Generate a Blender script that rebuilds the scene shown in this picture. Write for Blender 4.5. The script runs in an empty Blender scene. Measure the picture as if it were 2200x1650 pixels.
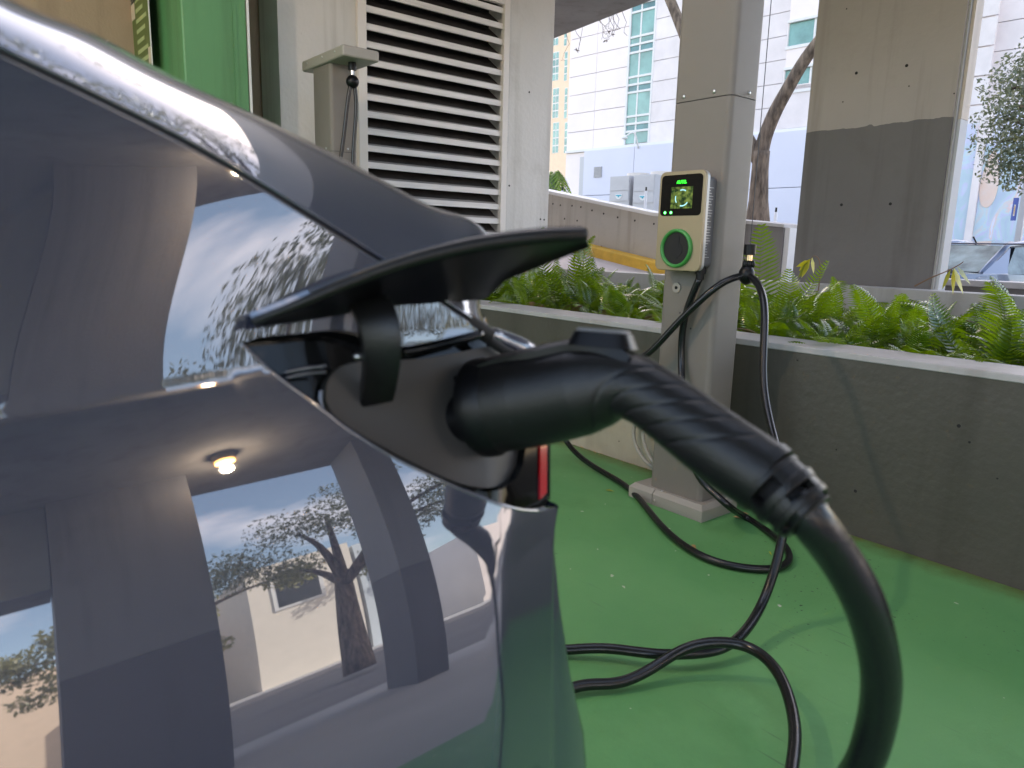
import bpy, bmesh, math, random
import numpy as np
from mathutils import Vector, Matrix
from mathutils.geometry import delaunay_2d_cdt
random.seed(7); rng = np.random.default_rng(7)
R = math.radians
sc = bpy.context.scene
# ------------------------------------------------------------------ camera
CAM_H = 0.96
YAW, PITCH, ROLL, FPX = R(50.6), R(10.877), R(1.46), 1550.0
FW = np.array([-math.sin(YAW)*math.cos(PITCH), math.cos(YAW)*math.cos(PITCH), -math.sin(PITCH)])
_r0 = np.array([math.cos(YAW), math.sin(YAW), 0.0]); _u0 = np.cross(_r0, FW)
RT = _r0*math.cos(ROLL) + _u0*math.sin(ROLL); UP = -_r0*math.sin(ROLL) + _u0*math.cos(ROLL)
C0 = np.array([0, 0, CAM_H])
cam = bpy.data.cameras.new('camera'); co = bpy.data.objects.new('camera', cam); sc.collection.objects.link(co)
m = Matrix.Identity(4)
for i in range(3):
    m[i][0], m[i][1], m[i][2], m[i][3] = RT[i], UP[i], -FW[i], C0[i]
co.matrix_world = m
cam.sensor_width = 36; cam.lens = FPX/2200*36; cam.clip_start = 0.02; cam.clip_end = 1000
cam.dof.use_dof = True; cam.dof.focus_distance = 2.9; cam.dof.aperture_fstop = 8.5
sc.camera = co
# ------------------------------------------------------------------ world and sun
SUN_EL, SUN_AZ = R(35), R(-38)          # azimuth from +Y towards +X
w = bpy.data.worlds.new('World'); sc.world = w; w.use_nodes = True
nt = w.node_tree; nt.nodes.clear()
sky = nt.nodes.new('ShaderNodeTexSky'); sky.sky_type = 'NISHITA'; sky.sun_disc = False
sky.sun_elevation = SUN_EL; sky.sun_rotation = SUN_AZ; sky.air_density = 1.0; sky.dust_density = 1.6
tc = nt.nodes.new('ShaderNodeTexCoord'); mp = nt.nodes.new('ShaderNodeMapping'); mp.inputs['Scale'].default_value = (1, 1, 3.2)
nz = nt.nodes.new('ShaderNodeTexNoise'); nz.inputs['Scale'].default_value = 2.1; nz.inputs['Detail'].default_value = 7; nz.inputs['Roughness'].default_value = .56
cr = nt.nodes.new('ShaderNodeValToRGB'); cr.color_ramp.elements[0].position = .5; cr.color_ramp.elements[1].position = .78
cr.color_ramp.elements[0].color = (0, 0, 0, 1); cr.color_ramp.elements[1].color = (.75, .75, .75, 1)
mx = nt.nodes.new('ShaderNodeMixRGB'); mx.inputs[2].default_value = (9.6, 9.2, 9.8, 1)
bg = nt.nodes.new('ShaderNodeBackground'); bg.inputs[1].default_value = .15
wo = nt.nodes.new('ShaderNodeOutputWorld')
L = nt.links.new
L(tc.outputs['Generated'], mp.inputs[0]); L(mp.outputs[0], nz.inputs['Vector']); L(nz.outputs['Fac'], cr.inputs[0])
L(cr.outputs[0], mx.inputs[0]); L(sky.outputs[0], mx.inputs[1]); tn_ = nt.nodes.new('ShaderNodeMixRGB'); tn_.blend_type = 'MULTIPLY'; tn_.inputs[0].default_value = 1; tn_.inputs[2].default_value = (1.10, 1.0, .92, 1); L(mx.outputs[0], tn_.inputs[1]); L(tn_.outputs[0], bg.inputs[0]); L(bg.outputs[0], wo.inputs[0])
sl = bpy.data.lights.new('sun', 'SUN'); sl.energy = 3.2; sl.angle = R(.5); sl.color = (1, .95, .87)
so = bpy.data.objects.new('sun', sl); sc.collection.objects.link(so)
sd = Vector((math.sin(SUN_AZ)*math.cos(SUN_EL), math.cos(SUN_AZ)*math.cos(SUN_EL), math.sin(SUN_EL)))
so.rotation_euler = sd.to_track_quat('Z', 'Y').to_euler(); so.location = (0, 0, 20)
vs = sc.view_settings; sc.display_settings.display_device = 'sRGB'
vs.view_transform = 'Standard'; vs.look = 'None'; vs.exposure = 2.15; vs.gamma = 1; vs.use_curve_mapping = False
sc.cycles.max_bounces = 8; sc.cycles.diffuse_bounces = 5; sc.cycles.glossy_bounces = 4
sc.cycles.use_denoising = True; sc.cycles.sample_clamp_indirect = 8

# ------------------------------------------------------------------ pixel rays (photo pixels, 2200 x 1650) onto real planes
def ray(x, y): return FW + RT*(x-1100)/FPX - UP*(y-825)/FPX
def onz(x, y, z=0.0): d = ray(x, y); return C0 + d*(z-CAM_H)/d[2]
def onx(x, y, X): d = ray(x, y); return C0 + d*(X/d[0])
def ony(x, y, Y): d = ray(x, y); return C0 + d*(Y/d[1])
def att(x, y, t): return C0 + ray(x, y)*t

# ------------------------------------------------------------------ helpers
def lin(c):
    return tuple(((v/255)/12.92 if v/255 <= .04045 else ((v/255+.055)/1.055)**2.4) for v in c)
MATS = {}
def mat(name, col, rough=.6, metal=0.0, spec=.5, var=.0, vscale=3.0, bump=.0, bscale=40.0, col2=None, coat=0.0, coat_ior=1.5, emit=0.0, stretch=None, detail=5):
    if name in MATS: return MATS[name]
    M = bpy.data.materials.new(name); M.use_nodes = True; n = M.node_tree; b = n.nodes['Principled BSDF']
    b.inputs['Base Color'].default_value = (*col, 1); b.inputs['Roughness'].default_value = rough
    b.inputs['Metallic'].default_value = metal; b.inputs['Specular IOR Level'].default_value = spec
    if coat: b.inputs['Coat Weight'].default_value = coat; b.inputs['Coat Roughness'].default_value = .015; b.inputs['Coat IOR'].default_value = coat_ior
    if emit: b.inputs['Emission Color'].default_value = (*col, 1); b.inputs['Emission Strength'].default_value = emit
    t = n.nodes.new('ShaderNodeTexCoord'); mp = n.nodes.new('ShaderNodeMapping'); n.links.new(t.outputs['Object'], mp.inputs[0])
    if stretch: mp.inputs['Scale'].default_value = stretch
    if var or col2:
        a = n.nodes.new('ShaderNodeTexNoise'); a.inputs['Scale'].default_value = vscale; a.inputs['Detail'].default_value = detail; a.inputs['Roughness'].default_value = .6
        n.links.new(mp.outputs[0], a.inputs['Vector'])
        r = n.nodes.new('ShaderNodeValToRGB'); r.color_ramp.elements[0].position = .32; r.color_ramp.elements[1].position = .68
        c2 = col2 if col2 else tuple(min(1, v*(1+var)) for v in col); c1 = col if col2 else tuple(v*(1-var) for v in col)
        r.color_ramp.elements[0].color = (*c1, 1); r.color_ramp.elements[1].color = (*c2, 1)
        n.links.new(a.outputs['Fac'], r.inputs[0]); n.links.new(r.outputs[0], b.inputs['Base Color'])
    if bump:
        a = n.nodes.new('ShaderNodeTexNoise'); a.inputs['Scale'].default_value = bscale; a.inputs['Detail'].default_value = 4
        n.links.new(mp.outputs[0], a.inputs['Vector'])
        bp = n.nodes.new('ShaderNodeBump'); bp.inputs['Strength'].default_value = bump; bp.inputs['Distance'].default_value = .01
        n.links.new(a.outputs['Fac'], bp.inputs['Height']); n.links.new(bp.outputs[0], b.inputs['Normal'])
    MATS[name] = M; return M

def wloc(p):
    v = Vector((0, 0, 0))
    while p is not None: v = v + p.location; p = p.parent
    return v
def thing(name, label, cat, loc=(0, 0, 0), group=None, kind=None):
    o = bpy.data.objects.new(name, None); sc.collection.objects.link(o); o.location = tuple(float(v) for v in loc); o.empty_display_size = .1
    if label: o['label'] = label
    if cat: o['category'] = cat
    if group: o['group'] = group
    if kind: o['kind'] = kind
    return o
def tag(o, label=None, cat=None, group=None, kind=None):
    if label: o['label'] = label
    if cat: o['category'] = cat
    if group: o['group'] = group
    if kind: o['kind'] = kind
    return o

class MB:
    def __init__(s): s.v = []; s.f = []
    def add(s, vs_, fs): n = len(s.v); s.v += [tuple(float(c) for c in p) for p in vs_]; s.f += [tuple(i+n for i in f) for f in fs]; return s
    def box(s, a, b):
        (x0, y0, z0), (x1, y1, z1) = a, b
        return s.add([(x0,y0,z0),(x1,y0,z0),(x1,y1,z0),(x0,y1,z0),(x0,y0,z1),(x1,y0,z1),(x1,y1,z1),(x0,y1,z1)],
                     [(0,3,2,1),(4,5,6,7),(0,1,5,4),(1,2,6,5),(2,3,7,6),(3,0,4,7)])
    def hexa(s, q0, q1):   # two quads (lists of four points), joined
        return s.add(list(q0)+list(q1), [(0,3,2,1),(4,5,6,7),(0,1,5,4),(1,2,6,5),(2,3,7,6),(3,0,4,7)])
    def prism(s, poly, off):
        n = len(poly); P = [np.array(p, float) for p in poly]; off = np.array(off, float)
        s.add([*P, *[p+off for p in P]], [tuple(range(n))[::-1], tuple(range(n, 2*n))] + [(i, (i+1) % n, (i+1) % n+n, i+n) for i in range(n)]); return s
    def tube(s, path, r, n=12, cap=True):
        P = [np.array(p, float) for p in path]; k = len(P)
        rs = r if hasattr(r, '__len__') else [r]*k
        T = [P[min(i+1, k-1)]-P[max(i-1, 0)] for i in range(k)]; T = [t/(np.linalg.norm(t)+1e-12) for t in T]
        a = np.array([0, 0, 1.]) if abs(T[0][2]) < .9 else np.array([1., 0, 0])
        u = np.cross(T[0], a); u /= np.linalg.norm(u); vs_ = []
        for i in range(k):
            u = u - T[i]*(u@T[i]); u /= np.linalg.norm(u); w_ = np.cross(T[i], u)
            for j in range(n):
                th = 2*math.pi*j/n; vs_.append(P[i]+(u*math.cos(th)+w_*math.sin(th))*rs[i])
        fs = [(i*n+j, i*n+(j+1) % n, (i+1)*n+(j+1) % n, (i+1)*n+j) for i in range(k-1) for j in range(n)]
        if cap: fs += [tuple(range(n))[::-1], tuple(range((k-1)*n, k*n))]
        return s.add(vs_, fs)
    def cyl(s, a, b, r, n=16, r2=None): return s.tube([a, b], [r, r if r2 is None else r2], n)
    def grid(s, G, flip=False):
        h, w_ = len(G), len(G[0]); vs_ = [p for row in G for p in row]
        fs = [(i*w_+j, i*w_+j+1, (i+1)*w_+j+1, (i+1)*w_+j) for i in range(h-1) for j in range(w_-1)]
        if flip: fs = [f[::-1] for f in fs]
        return s.add(vs_, fs)
    def ball(s, c, r, n=14, sz=(1, 1, 1)):
        G = [[(c[0]+r*sz[0]*math.sin(a)*math.cos(b), c[1]+r*sz[1]*math.sin(a)*math.sin(b), c[2]+r*sz[2]*math.cos(a)) for b in np.linspace(0, 2*math.pi, n*2+1)] for a in np.linspace(.001, math.pi-.001, n)]
        return s.grid(G)
    def build(s, name, mt, parent=None, smooth=False, bevel=0.0, seg=2, angle=None, mesh=None):
        me = bpy.data.meshes.new(name); off = wloc(parent)
        me.from_pydata([(x-off.x, y-off.y, z-off.z) for x, y, z in s.v], [], s.f); me.update()
        bm = bmesh.new(); bm.from_mesh(me); bmesh.ops.remove_doubles(bm, verts=bm.verts, dist=1e-6)
        bmesh.ops.recalc_face_normals(bm, faces=bm.faces); bm.to_mesh(me); bm.free()
        o = bpy.data.objects.new(name, me); sc.collection.objects.link(o); o.parent = parent
        if mt: me.materials.append(mt)
        if smooth or angle:
            me.polygons.foreach_set('use_smooth', [True]*len(me.polygons))
            if angle: me.set_sharp_from_angle(angle=R(angle))
        if bevel:
            b = o.modifiers.new('b', 'BEVEL'); b.width = bevel; b.segments = seg; b.limit_method = 'ANGLE'; b.angle_limit = R(40)
            if not smooth:
                me.polygons.foreach_set('use_smooth', [True]*len(me.polygons)); b.harden_normals = True; 
        return o
def box(name, a, b, mt, parent=None, bevel=0.0, **k):
    a, b = [min(p, q) for p, q in zip(a, b)], [max(p, q) for p, q in zip(a, b)]
    return MB().box(a, b).build(name, mt, parent, bevel=bevel, **k)

def ncs(t, P):   # natural cubic spline -> function
    t = np.array(t, float); P = np.array(P, float)
    if P.ndim == 1: P = P[:, None]
    n = len(t); h = np.diff(t); A = np.eye(n); B = np.zeros_like(P)
    for i in range(1, n-1):
        A[i, i-1] = h[i-1]; A[i, i] = 2*(h[i-1]+h[i]); A[i, i+1] = h[i]
        B[i] = 6*((P[i+1]-P[i])/h[i]-(P[i]-P[i-1])/h[i-1])
    M = np.linalg.solve(A, B)
    def f(x):
        x = float(x); i = int(np.clip(np.searchsorted(t, x)-1, 0, n-2)); a = t[i+1]-x; b = x-t[i]; H = h[i]
        return M[i]*a**3/(6*H)+M[i+1]*b**3/(6*H)+(P[i]/H-M[i]*H/6)*a+(P[i+1]/H-M[i+1]*H/6)*b
    return f
def spline(P, n):
    P = np.array(P, float); d = np.r_[0, np.cumsum(np.maximum(np.linalg.norm(np.diff(P, axis=0), axis=1)**.5, 1e-4))]
    f = ncs(d, P); return [f(x) for x in np.linspace(0, d[-1], n)]

FONT = None
def text(name, body, origin, right, up, size, mt, parent, depth=.0006, align='LEFT', spacing=1.0):
    cu = bpy.data.curves.new(name, 'FONT'); cu.body = body; cu.size = size; cu.extrude = depth; cu.offset = size*.02; cu.align_x = align; cu.space_character = spacing
    ob = bpy.data.objects.new(name, cu); sc.collection.objects.link(ob)
    r_ = Vector([float(v) for v in right]).normalized(); u_ = Vector([float(v) for v in up]).normalized(); n_ = r_.cross(u_)
    M = Matrix.Identity(4)
    off = wloc(parent)
    for i in range(3): M[i][0], M[i][1], M[i][2], M[i][3] = r_[i], u_[i], n_[i], float(origin[i])-off[i]
    me = ob.to_mesh().copy() if False else None
    dg = bpy.context.evaluated_depsgraph_get(); me = bpy.data.meshes.new_from_object(ob.evaluated_get(dg)); bpy.data.objects.remove(ob)
    me.transform(M); o = bpy.data.objects.new(name, me); sc.collection.objects.link(o); o.parent = parent; me.materials.clear(); me.materials.append(mt); return o

# ------------------------------------------------------------------ materials
def paintmat(name, c, rough=.55, var=.05, vs_=1.2, bump=.25, bs=60):
    M = mat(name, c, rough, var=var, vscale=vs_, bump=bump, bscale=bs); n = M.node_tree; l = n.links.new; b = n.nodes['Principled BSDF']
    src = b.inputs['Base Color'].links[0].from_socket
    t = n.nodes.new('ShaderNodeTexCoord'); cur = src
    for sc_, p0, p1, d_ in (((7, 7, .45), .52, .70, .80), ((2.2, 2.2, 2.2), .55, .72, .86), ((55, 55, 55), .70, .74, .72)):
        mp = n.nodes.new('ShaderNodeMapping'); mp.inputs['Scale'].default_value = sc_; l(t.outputs['Object'], mp.inputs[0])
        a = n.nodes.new('ShaderNodeTexNoise'); a.inputs['Scale'].default_value = 1.0; a.inputs['Detail'].default_value = 6; a.inputs['Roughness'].default_value = .6; l(mp.outputs[0], a.inputs['Vector'])
        r = n.nodes.new('ShaderNodeValToRGB'); r.color_ramp.elements[0].position = p0; r.color_ramp.elements[1].position = p1; r.color_ramp.elements[0].color = (1, 1, 1, 1); r.color_ramp.elements[1].color = (d_, d_*.985, d_*.96, 1); l(a.outputs['Fac'], r.inputs[0])
        mm = n.nodes.new('ShaderNodeMixRGB'); mm.blend_type = 'MULTIPLY'; mm.inputs[0].default_value = 1; l(cur, mm.inputs[1]); l(r.outputs[0], mm.inputs[2]); cur = mm.outputs[0]
    l(cur, b.inputs['Base Color']); return M
GREY = paintmat('light grey wall paint', (.66, .63, .60), bs=35)
LEDGE = paintmat('pale ledge paint', (.42, .40, .395), .5, bs=35)
DARKW = paintmat('dark taupe wall paint', (.075, .068, .055), .45, var=.15, bs=30)
DARKP = paintmat('dark grey pillar paint', (.16, .148, .147), .6, var=.08, bs=30)
TAUPE = paintmat('taupe pillar paint', (.42, .37, .34), .6, var=.06, bs=30)
WARMLIT = paintmat('painted warm light', (.44, .38, .285), .6, var=.08, bs=30)  # warm light on the lower left wall, put into the base colour
BROWN = paintmat('brown wall paint', (.33, .245, .165), .6, var=.08)
POST = mat('grey powder coat', (.205, .178, .155), .38, bump=.35, bscale=900, var=.03)
POSTB = mat('grey powder coat smooth', (.34, .31, .27), .42, bump=.2, bscale=900)
CONC = paintmat('ceiling concrete', (.29, .285, .285), .8, var=.12, vs_=2.5)
STEEL = mat('screw steel', (.6, .6, .6), .3, 1.0)
CHROME = mat('brass collar', (.75, .6, .4), .2, 1.0)
RUB = mat('black rubber cable', (.008, .008, .009), .24, spec=.5, bump=.08, bscale=300)
BLK = mat('matte black plastic', (.003, .003, .004), .38, spec=.3, bump=.05, bscale=500)
BLK2 = mat('handle plastic', (.006, .0056, .0056), .36, spec=.42, bump=.12, bscale=700)
BLKG = mat('gloss black plastic', (.003, .0035, .004), .06, spec=.3)
BTN = mat('grey button', (.16, .16, .17), .35, bump=.4, bscale=700)
ALU = mat('louver aluminium', (.80, .76, .74), .45, .0, var=.10, vscale=6, bump=.1, bscale=120, stretch=(1, .3, 6))
SHADE1 = mat('painted blade shade', (.34, .31, .29), .7, var=.35, vscale=12, stretch=(1, .3, 3)); SHADE2 = mat('painted deep blade shade', (.035, .03, .028), .8, var=.4, vscale=12)  # shade deep between the louver blades, put into the colour
BLKV = mat('dark void', (.012, .011, .012), .8)
GREEN1 = paintmat('green column paint', (.095, .25, .10), .45, bump=.15)
WHITE = mat('white building panel', (.80, .715, .70), .8, var=.05, vscale=.5, detail=8)
WHITE2 = mat('pale building panel', (.70, .64, .635), .8, var=.10, vscale=.8, detail=8)
LAV = mat('pale blue building wall', (.60, .60, .69), .8, var=.04, vscale=.4)
WTRIM = mat('white trim', (.68, .67, .66), .6)
TEAL = mat('teal glass', (.19, .36, .33), .12, var=.35, vscale=.7)
TEALD = mat('dark teal spandrel', (.09, .22, .23), .15, var=.3, vscale=1.2)
TAN = mat('tan stucco', (.74, .57, .42), .8, var=.05)
YEL = mat('yellow kerb paint', (.68, .40, .035), .6, var=.22, vscale=5, bump=.3, bscale=60, detail=8)
WOODY = mat('bark', (.035, .024, .017), .85, col2=(.24, .18, .13), vscale=20, bump=2.0, bscale=26, stretch=(1, 1, .22), detail=9)
RED = mat('red lens', (.42, .006, .012), .12, coat=1)
PAINT = mat('grey car paint', (.022, .028, .056), .42, .2, coat=1.0, coat_ior=2.45)
SATIN = mat('satin port liner', (.055, .052, .050), .42, spec=.4)
GLASSB = mat('dark window glass', (.01, .012, .014), .03)
CHILL = mat('chiller sheet metal', (.46, .45, .46), .6, var=.05)
LGREEN = mat('lit green', (.10, 1.0, .14), .5, emit=1.6)
def leafmat(name, c, tr=.35, rough=.3):
    M = bpy.data.materials.new(name); M.use_nodes = True; n = M.node_tree; b = n.nodes['Principled BSDF']; out = n.nodes['Material Output']
    oi = n.nodes.new('ShaderNodeObjectInfo'); t = n.nodes.new('ShaderNodeTexCoord'); a = n.nodes.new('ShaderNodeTexNoise'); a.inputs['Scale'].default_value = 9
    n.links.new(t.outputs['Object'], a.inputs['Vector'])
    ad = n.nodes.new('ShaderNodeMath'); ad.operation = 'ADD'; n.links.new(a.outputs['Fac'], ad.inputs[0]); n.links.new(oi.outputs['Random'], ad.inputs[1])
    r = n.nodes.new('ShaderNodeValToRGB'); r.color_ramp.elements[0].position = .45; r.color_ramp.elements[1].position = 1.5 if False else 1.0
    r.color_ramp.elements[0].color = (c[0]*.55, c[1]*.62, c[2]*.7, 1); r.color_ramp.elements[1].color = (c[0]*1.6, c[1]*1.35, c[2]*.9, 1)
    n.links.new(ad.outputs[0], r.inputs[0]); n.links.new(r.outputs[0], b.inputs['Base Color'])
    b.inputs['Roughness'].default_value = rough; b.inputs['Specular IOR Level'].default_value = .95
    tl = n.nodes.new('ShaderNodeBsdfTranslucent'); hs = n.nodes.new('ShaderNodeHueSaturation'); hs.inputs['Value'].default_value = 2.0; hs.inputs['Saturation'].default_value = 1.1
    n.links.new(r.outputs[0], hs.inputs['Color']); n.links.new(hs.outputs[0], tl.inputs[0])
    ms = n.nodes.new('ShaderNodeMixShader'); ms.inputs[0].default_value = tr
    n.links.new(b.outputs[0], ms.inputs[1]); n.links.new(tl.outputs[0], ms.inputs[2]); n.links.new(ms.outputs[0], out.inputs[0]); return M
FERN = leafmat('fern leaf', (.092, .168, .012), .38, .2)
OAK = leafmat('oak leaf', (.14, .155, .08), .3, .4)
YLEAF = leafmat('wilting leaf', (.30, .33, .06), .4, .4)
DRY = mat('dry leaf', (.42, .27, .10), .7, var=.3, vscale=40)

def floormat():
    M = bpy.data.materials.new('green painted concrete'); M.use_nodes = True; n = M.node_tree; b = n.nodes['Principled BSDF']; l = n.links.new
    t = n.nodes.new('ShaderNodeTexCoord')
    def noise(s, d=4, r=.55):
        a = n.nodes.new('ShaderNodeTexNoise'); a.inputs['Scale'].default_value = s; a.inputs['Detail'].default_value = d; a.inputs['Roughness'].default_value = r; l(t.outputs['Object'], a.inputs['Vector']); return a
    def ramp(src, p0, p1, c0, c1):
        r = n.nodes.new('ShaderNodeValToRGB'); r.color_ramp.elements[0].position = p0; r.color_ramp.elements[1].position = p1
        r.color_ramp.elements[0].color = (*c0, 1); r.color_ramp.elements[1].color = (*c1, 1); l(src, r.inputs[0]); return r
    base = ramp(noise(1.6, 6).outputs['Fac'], .3, .7, (.10, .30, .098), (.145, .355, .122))
    sp = ramp(noise(75, 2, .4).outputs['Fac'], .69, .73, (0, 0, 0), (1, 1, 1))
    patch = ramp(noise(1.3, 2).outputs['Fac'], .5, .62, (0, 0, 0), (1, 1, 1))
    mu = n.nodes.new('ShaderNodeMixRGB'); mu.blend_type = 'MULTIPLY'; mu.inputs[0].default_value = 1; l(sp.outputs[0], mu.inputs[1]); l(patch.outputs[0], mu.inputs[2])
    m1 = n.nodes.new('ShaderNodeMixRGB'); l(mu.outputs[0], m1.inputs[0]); l(base.outputs[0], m1.inputs[1]); m1.inputs[2].default_value = (.02, .045, .02, 1)
    sp2 = ramp(noise(30, 2, .4).outputs['Fac'], .765, .775, (0, 0, 0), (1, 1, 1))
    m2 = n.nodes.new('ShaderNodeMixRGB'); l(sp2.outputs[0], m2.inputs[0]); l(m1.outputs[0], m2.inputs[1]); m2.inputs[2].default_value = (.5, .55, .42, 1)
    st = ramp(noise(.9, 7, .7).outputs['Fac'], .50, .72, (1, 1, 1), (.64, .72, .60))
    m3 = n.nodes.new('ShaderNodeMixRGB'); m3.blend_type = 'MULTIPLY'; m3.inputs[0].default_value = 1; l(m2.outputs[0], m3.inputs[1]); l(st.outputs[0], m3.inputs[2])
    wv = n.nodes.new('ShaderNodeTexNoise'); mpv = n.nodes.new('ShaderNodeMapping'); mpv.inputs['Scale'].default_value = (3, 60, 1); mpv.inputs['Rotation'].default_value = (0, 0, .5); l(t.outputs['Object'], mpv.inputs[0]); l(mpv.outputs[0], wv.inputs['Vector']); wv.inputs['Scale'].default_value = 1.5; wv.inputs['Detail'].default_value = 3
    sc2 = ramp(wv.outputs['Fac'], .64, .70, (0, 0, 0), (.5, .5, .5)); pm = ramp(noise(2.1, 3).outputs['Fac'], .50, .62, (0, 0, 0), (1, 1, 1))
    mm = n.nodes.new('ShaderNodeMixRGB'); mm.blend_type = 'MULTIPLY'; mm.inputs[0].default_value = 1; l(sc2.outputs[0], mm.inputs[1]); l(pm.outputs[0], mm.inputs[2])
    m4 = n.nodes.new('ShaderNodeMixRGB'); l(mm.outputs[0], m4.inputs[0]); l(m3.outputs[0], m4.inputs[1]); m4.inputs[2].default_value = (.05, .10, .05, 1)
    sx = n.nodes.new('ShaderNodeSeparateXYZ'); l(t.outputs['Object'], sx.inputs[0])
    nn = noise(14, 6, .7); ad = n.nodes.new('ShaderNodeMath'); ad.operation = 'MULTIPLY_ADD'; l(nn.outputs['Fac'], ad.inputs[0]); ad.inputs[1].default_value = .16; l(sx.outputs['Y'], ad.inputs[2])
    ms = n.nodes.new('ShaderNodeMapRange'); l(ad.outputs[0], ms.inputs[0]); ms.inputs[1].default_value = 2.40; ms.inputs[2].default_value = 2.52
    m5 = n.nodes.new('ShaderNodeMixRGB'); l(ms.outputs[0], m5.inputs[0]); l(m4.outputs[0], m5.inputs[1]); m5.inputs[2].default_value = (.10, .13, .025, 1)
    m2 = m5
    l(m2.outputs[0], b.inputs['Base Color'])
    rr = n.nodes.new('ShaderNodeMapRange'); l(noise(4, 5).outputs['Fac'], rr.inputs[0]); rr.inputs[3].default_value = .38; rr.inputs[4].default_value = .62; l(rr.outputs[0], b.inputs['Roughness'])
    bp = n.nodes.new('ShaderNodeBump'); bp.inputs['Strength'].default_value = .25; bp.inputs['Distance'].default_value = .004; l(noise(120, 6, .7).outputs['Fac'], bp.inputs['Height']); l(bp.outputs[0], b.inputs['Normal'])
    return M
FLOOR = floormat()
ASPH = mat('asphalt', (.19, .18, .175), .85, var=.12, vscale=.6, bump=.4, bscale=120)
DRIVE = mat('lane concrete', (.46, .44, .43), .75, var=.12, vscale=.5, bump=.2, bscale=50)
RAMP = mat('ramp concrete', (.46, .40, .37), .8, var=.12, vscale=1.5, bump=.2, bscale=50)
EARTH = mat('planter soil', (.035, .025, .016), .95, bump=.8, bscale=30)
LAWN = mat('distant ground', (.16, .16, .13), .9, var=.2, vscale=.1)

# ================================================================== SETTING
YW = 2.428; ZL = .631
tag(box('ground', (-160, -120, -.7), (160, 200, -.5), LAWN), kind='structure')
tag(box('floor', (-6.5, -9, -.5), (1.35, YW+.1, 0), FLOOR), kind='structure')
tag(box('driving_lane', (1.354, -9, -.5), (4.6, 12, -.004), DRIVE), kind='structure')
tag(box('road', (4.604, -60, -.5), (13.5, 60, -.05), ASPH), kind='structure')
tag(box('pavement', (13.504, -60, -.5), (16.5, 60, .08), DRIVE), kind='structure')
# ceiling slab, its free edge over the planter runs slightly askew
cl = MB(); e = lambda X: 4.42-.129*X
def slab_(x0, x1, ya, yb):
    ya_ = ya if callable(ya) else (lambda X: ya); yb_ = yb if callable(yb) else (lambda X: yb)
    cl.prism([(x0, yb_(x0), 3.0), (x0, ya_(x0), 3.0), (x1, ya_(x1), 3.0), (x1, yb_(x1), 3.0)], (0, 0, .45))
# the slab is open over a light well above the bay
slab_(-9, -3.3, -1.8, e); slab_(1.3, 4.0, -1.8, e); slab_(-3.3, 1.3, -1.8, .40); slab_(-3.3, 1.3, 2.0, e)
unseen_beam = MB().box((3.5, -1.8, 2.15), (3.9, .115, 2.996)).build('added_beam', CONC); tag(unseen_beam, kind='structure')  # added out of view to darken the opening mirrored in the car
c_ = cl.build('ceiling', CONC); tag(c_, kind='structure')
# downstand beam lines on the ceiling board marks
# planter
pl = thing('planter', 'long low concrete planter with a pale ledge and dark front, full of ferns', 'planter', (-1, YW, 0))
box('front_wall', (-1.76, YW, 0), (1.35, YW+.20, ZL-.024), DARKW, pl)
box('front_wall', (-4.6, YW, .36), (-1.763, YW+.20, ZL-.024), DARKW, pl)
tag(box('front_wall', (-4.6, YW-.001, 0), (-1.763, YW+.20, .357), WARMLIT, pl), 'lower wall left of the post, warm light painted in')
box('ledge', (-4.6, YW-.004, ZL-.024), (1.354, YW+.21, ZL), LEDGE, pl, bevel=.004)
box('back_wall', (-4.6, 4.25, 0), (1.35, 4.4, .775), LEDGE, pl, bevel=.005)
box('end_wall', (1.2, YW+.2, 0), (1.35, 4.25, .60), DARKW, pl)
box('soil', (-4.6, YW+.2, .1), (1.2, 4.25, .53), EARTH, pl)
for (px, py, r_) in ((1838, 1055, .006), (2060, 915, .006), (1797, 966, .003), (2143, 1028, .003), (1905, 1180, .003), (2083, 950, .004), (1713, 774, .003), (1260, 905, .003), (1290, 925, .003), (1330, 948, .003)):
    p = ony(px, py, YW-(.001 if px < 1395 else 0)); MB().cyl((p[0], p[1]-.0006, p[2]), (p[0], p[1]+.004, p[2]), r_, 9).build('pit', BLKV, pl)
# dry litter along the foot of the planter
lt = MB()
for i in range(150):
    x = random.uniform(-3.2, -1.75); y = YW-.004-abs(random.gauss(0, .012)); a = random.uniform(0, 6.28); s_ = random.uniform(.004, .012)
    lt.add([(x, y, .003), (x+s_*math.cos(a), y+s_*.5*math.sin(a), .006), (x-s_*.5*math.sin(a), y-.006, .004)], [(0, 1, 2)])
tag(lt.build('leaf_litter', DRY), kind='stuff')
# ---- left boundary wall with the louver, all facing +X
XL = -4.6
def yx(x, y, X=XL): return onx(x, y, X)[1]
yl0, yl1 = yx(785, 200), yx(1078, 100); zlt = onx(1070, 15, XL)[2]; zlb = onx(1063, 555, XL)[2]
ycol = yx(1180, 300)
wl = thing('louver_wall', 'light grey garage wall left of the big white louver', 'wall', (XL, 2, 0))
yg0 = yx(600, 150)
box('panel', (XL-.3, yg0, 0), (XL, yl0-.065, 3.0), GREY, wl)
box('panel', (XL-.3, yl0-.0645, 0), (XL-.02, yl1+.05, zlb-.05), GREY, wl)
box('panel', (XL-.3, yl0-.0645, zlt+.09), (XL, yl1+.05, 3.0), GREY, wl)
col = thing('grey_column', 'light grey concrete column between the louver and the daylight', 'column', (XL, ycol-.2, 0))
box('shaft', (XL-.45, yl1+.055, 0), (XL+.02, ycol, 2.999), GREY, col, bevel=.01)
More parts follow.
